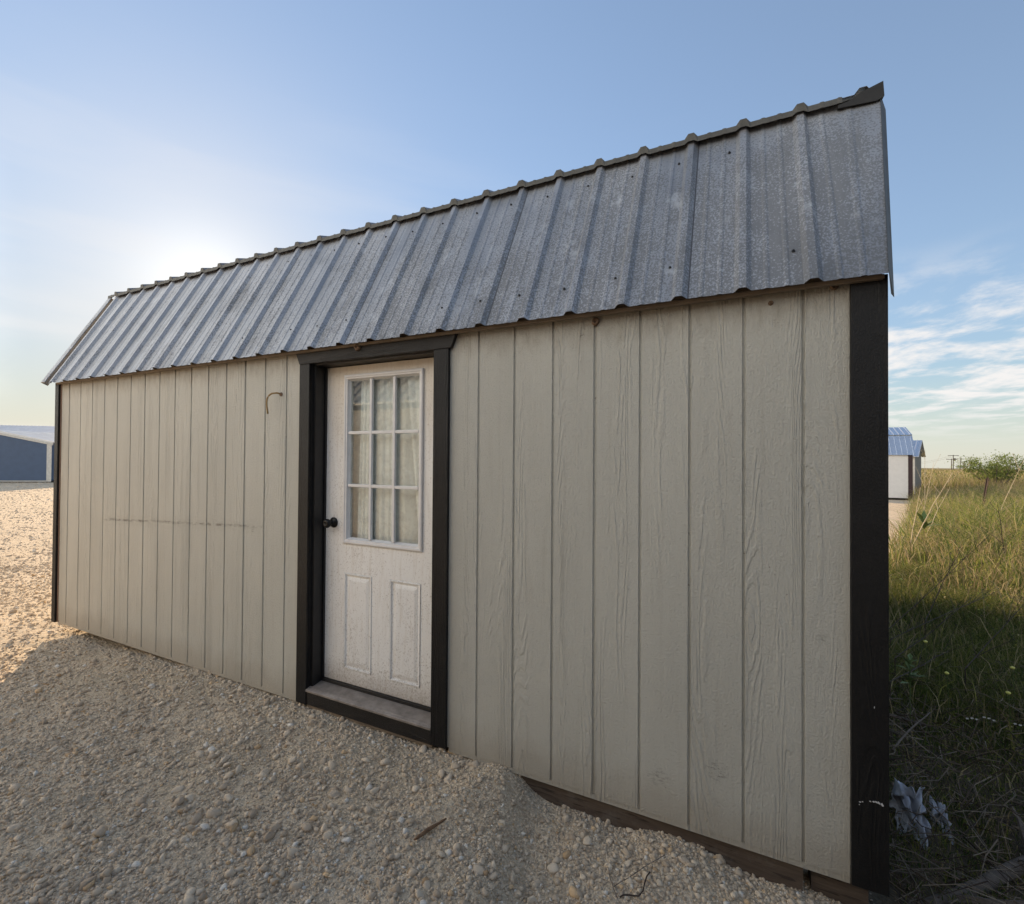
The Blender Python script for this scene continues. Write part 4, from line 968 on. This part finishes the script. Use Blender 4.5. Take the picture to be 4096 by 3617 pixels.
# flowers
M_yellow = simple('yellow_petal', (.60, .58, .14), .6); M_daisy = simple('white_petal', (.75, .75, .72), .6); M_green = simple('green_stem', (.07, .11, .03), .7)
def flower(px, py, t, label, white=False, r=.012):
    p = CAM+ray(px, py)*t; g = hz(p.x, p.y); e = empty('white_flower' if white else 'yellow_flower', (p.x, p.y, g), label, 'flower', 'small white daisies' if white else 'yellow flower heads')
    H = p.z-g; b = MB(); b.tube([(0, 0, -.02), (.01, .005, H*.5), (0, 0, H)], .0018, 5); b.build('stem', M_green, e)
    b = MB()
    if white:
        for k in range(3):
            ox, oz = k*.022-.02, random.uniform(-.008, .008)
            for j in range(7):
                a = j*6.283/7; b.add([(ox, 0, H+oz), (ox+r*math.cos(a-.3), -.004, H+oz+r*.7*math.sin(a-.3)), (ox+r*1.2*math.cos(a), -.006, H+oz+r*.8*math.sin(a)), (ox+r*math.cos(a+.3), -.004, H+oz+r*.7*math.sin(a+.3))], [(0, 1, 2, 3)])
    else: b.lathe([(0, H-r*.8), (r*.7, H-r*.5), (r*1.1, H+r*.2), (r*.5, H+r*.7), (0, H+r*.75)], 9)
    b.build('flower_head', M_daisy if white else M_yellow, e)
for px, py, t, lb in ((3702, 2567, 3.3, 'yellow flower head at the end of the bent bramble, nearest the corner'), (3787, 2693, 3.1, 'yellow flower head low in the middle of the shaded grass'), (4033, 2772, 2.9, 'pale yellow flower on a curved stem near the right edge'),
                      (4050, 2672, 3.1, 'faded flower head above the pale yellow one at the right edge'), (3604, 2318, 4.4, 'yellow flower cluster by the post at the edge of the shade')): flower(px, py, t, lb)
for px, py, t, lb in ((3885, 2874, 2.9, 'row of small white daisies left of the others in the dark grass'), (3953, 2874, 2.9, 'white daisies between the two other daisy clusters'), (4078, 2898, 2.8, 'white daisies at the right edge of the dark grass')): flower(px, py, t, lb, True, .007)
# leafy weed
def leafy(px, py, t, label, n=14, r=.09):
    p = CAM+ray(px, py)*t; g = hz(p.x, p.y); e = empty('leafy_weed', (p.x, p.y, g), label, 'weed'); H = max(.05, p.z-g)
    b = MB(); b.tube([(0, 0, -.02), (0, 0, H)], .003, 5); b.build('stem', M_green, e); b = MB(); r_ = random.Random(5)
    for i in range(n):
        a = r_.uniform(0, 6.28); el_ = r_.uniform(.1, 1.0); d = Vector((math.cos(a)*math.cos(el_), math.sin(a)*math.cos(el_), math.sin(el_))); s_ = d.cross(Vector((0, 0, 1))).normalized()*r*.16
        o_ = Vector((0, 0, H*r_.uniform(.7, 1))); l_ = r*r_.uniform(.6, 1.1)
        b.add([o_, o_+d*l_*.5+s_, o_+d*l_+Vector((0, 0, -.01)), o_+d*l_*.5-s_], [(0, 1, 2, 3)])
    b.build('leaves', simple('weed_leaf', (.09, .14, .035), .6), e)
leafy(3640, 2640, 3.0, 'green leafy weed growing low beside the black corner')
leafy(3695, 2075, 8.5, 'green leafy weed at the foot of the long pale stalks', 16, .25)

# leaning steel fence post
M_rust = simple('rusty_steel', (.035, .02, .018), .8, .3, .4, 30, .3)
a = CAM+ray(3922, 2010)*15.5; c = CAM+ray(3952, 1912)*15.5; g = hz(a.x, a.y)
e = empty('fence_post', (a.x, a.y, g), 'dark steel fence post leaning right in the tall grass', 'fence post')
b = MB(); o_ = Vector((a.x, a.y, g)); b.bar(Vector((-.03, 0, -.2)), c-o_, .075, .012); b.build('flange', M_rust, e); b = MB(); b.bar(Vector((-.03, .03, -.2)), c-o_+Vector((0, .03, 0)), .014, .07); b.build('web', M_rust, e)

# bush
def bush(px, t, label, wid, hgt, seed, nleaf=5200):
    p = CAM+ray(px, 1890)*t; g = hz(p.x, p.y); e = empty('bush', (p.x, p.y, g), label, 'bush'); r_ = np.random.default_rng(seed)
    b = MB(); cl_ = []
    for i in range(15):
        a = r_.uniform(0, 6.28); rr_ = wid/2*np.sqrt(r_.uniform(.03, 1)); top = Vector((math.cos(a)*rr_, math.sin(a)*rr_, hgt*(.62+.36*r_.uniform(0, 1)*(1-.55*(rr_/(wid/2))**2))))
        P = wav((0, 0, -.1), top, 6, .05, seed*31+i); b.tube(P, [.05, .04, .03, .022, .016, .01, .006], 5); cl_ += [(P[k_], .24+.14*r_.uniform()) for k_ in (3, 4, 5, 6)]
        for k_ in (4, 5):
            q = P[k_]+Vector((r_.uniform(-.5, .5), r_.uniform(-.5, .5), r_.uniform(-.05, .35))); b.tube([P[k_], q], [.01, .004], 4); cl_.append((q, .22))
    b.build('branch', M_branch, e)
    C_ = np.array([c_[0][:] for c_ in cl_]); Rr = np.array([c_[1] for c_ in cl_]); k_ = r_.integers(0, len(C_), nleaf)
    P = C_[k_]+r_.normal(0, 1, (nleaf, 3))*Rr[k_][:, None]*.62*np.array([1.25, 1.25, .55])
    d = r_.normal(size=(nleaf, 3)); d /= np.linalg.norm(d, axis=1, keepdims=True); s_ = np.cross(d, r_.normal(size=(nleaf, 3))); s_ /= np.linalg.norm(s_, axis=1, keepdims=True)
    l_ = r_.uniform(.07, .15, (nleaf, 1)); V_ = np.stack([P, P+d*l_*.5+s_*l_*.2, P+d*l_, P+d*l_*.5-s_*l_*.2], 1).reshape(-1, 3)
    F_ = (np.arange(nleaf)*4)[:, None]+np.array([[0, 1, 2, 3]]); c = np.array([.17, .215, .06])*r_.uniform(.6, 1.4, (nleaf, 1))*np.array([1, 1, 1])
    npmesh('crown', V_, F_, M_grass, e, col=np.repeat(c, 4, 0))
bush(3985, 31, 'loose green mesquite bush on the horizon at the right edge', 3.6, 2.6, 3, 6500)

# power poles and lines
M_pole = simple('grey_utility_pole', (.13, .115, .10), .9)
tops = []
def pole(px, py, Y, label, arms=2):
    p = at_y(px, py, Y); g = hz(p.x, p.y)-1; e = empty('utility_pole', (p.x, p.y, g), label, 'utility pole', 'utility poles on the horizon'); H = p.z-g
    b = MB(); b.tube([(0, 0, 0), (0, 0, H)], [.26, .19], 8); b.build('pole', M_pole, e)
    if arms: b = MB(); b.box(-2.4, 2.4, -.12, .12, H-.55, H-.25); b.build('crossarm', M_pole, e)
    if arms > 1: b = MB(); b.lathe([(0, H-3.2), (.45, H-3.2), (.45, H-1.9), (0, H-1.9)], 8, Matrix.Translation((.65, 0, 0))); b.build('transformer', M_pole, e)
    tops.append(Vector((p.x, p.y, p.z-.3)))
pole(3813, 1820, 350, 'tallest utility pole with crossarm and transformer, left of the others', 2)
pole(3806, 1835, 352, 'short utility pole just left of the tallest one', 1)
pole(3842, 1834, 450, 'utility pole with one crossarm right of the tallest one', 1)
pole(3857, 1845, 560, 'small far utility pole, farthest right of the group', 1)
pole(3853, 1848, 600, 'faint thin utility pole just left of the farthest right one', 0)
b = MB()
far = at_y(4200, 1838, 380); nearp = at_y(3560, 1862, 380)
for A_, B_ in ((nearp, tops[0]), (tops[0], far), (nearp+Vector((0, 0, -.9)), tops[0]+Vector((0, 0, -.8)))):
    P = [A_.lerp(B_, i/10)-Vector((0, 0, 1.2*math.sin(math.pi*i/10))) for i in range(11)]; b.tube(P, .035, 4)
tag(b.build('power_line', M_pole), 'thin power lines strung low above the field horizon', 'power line')
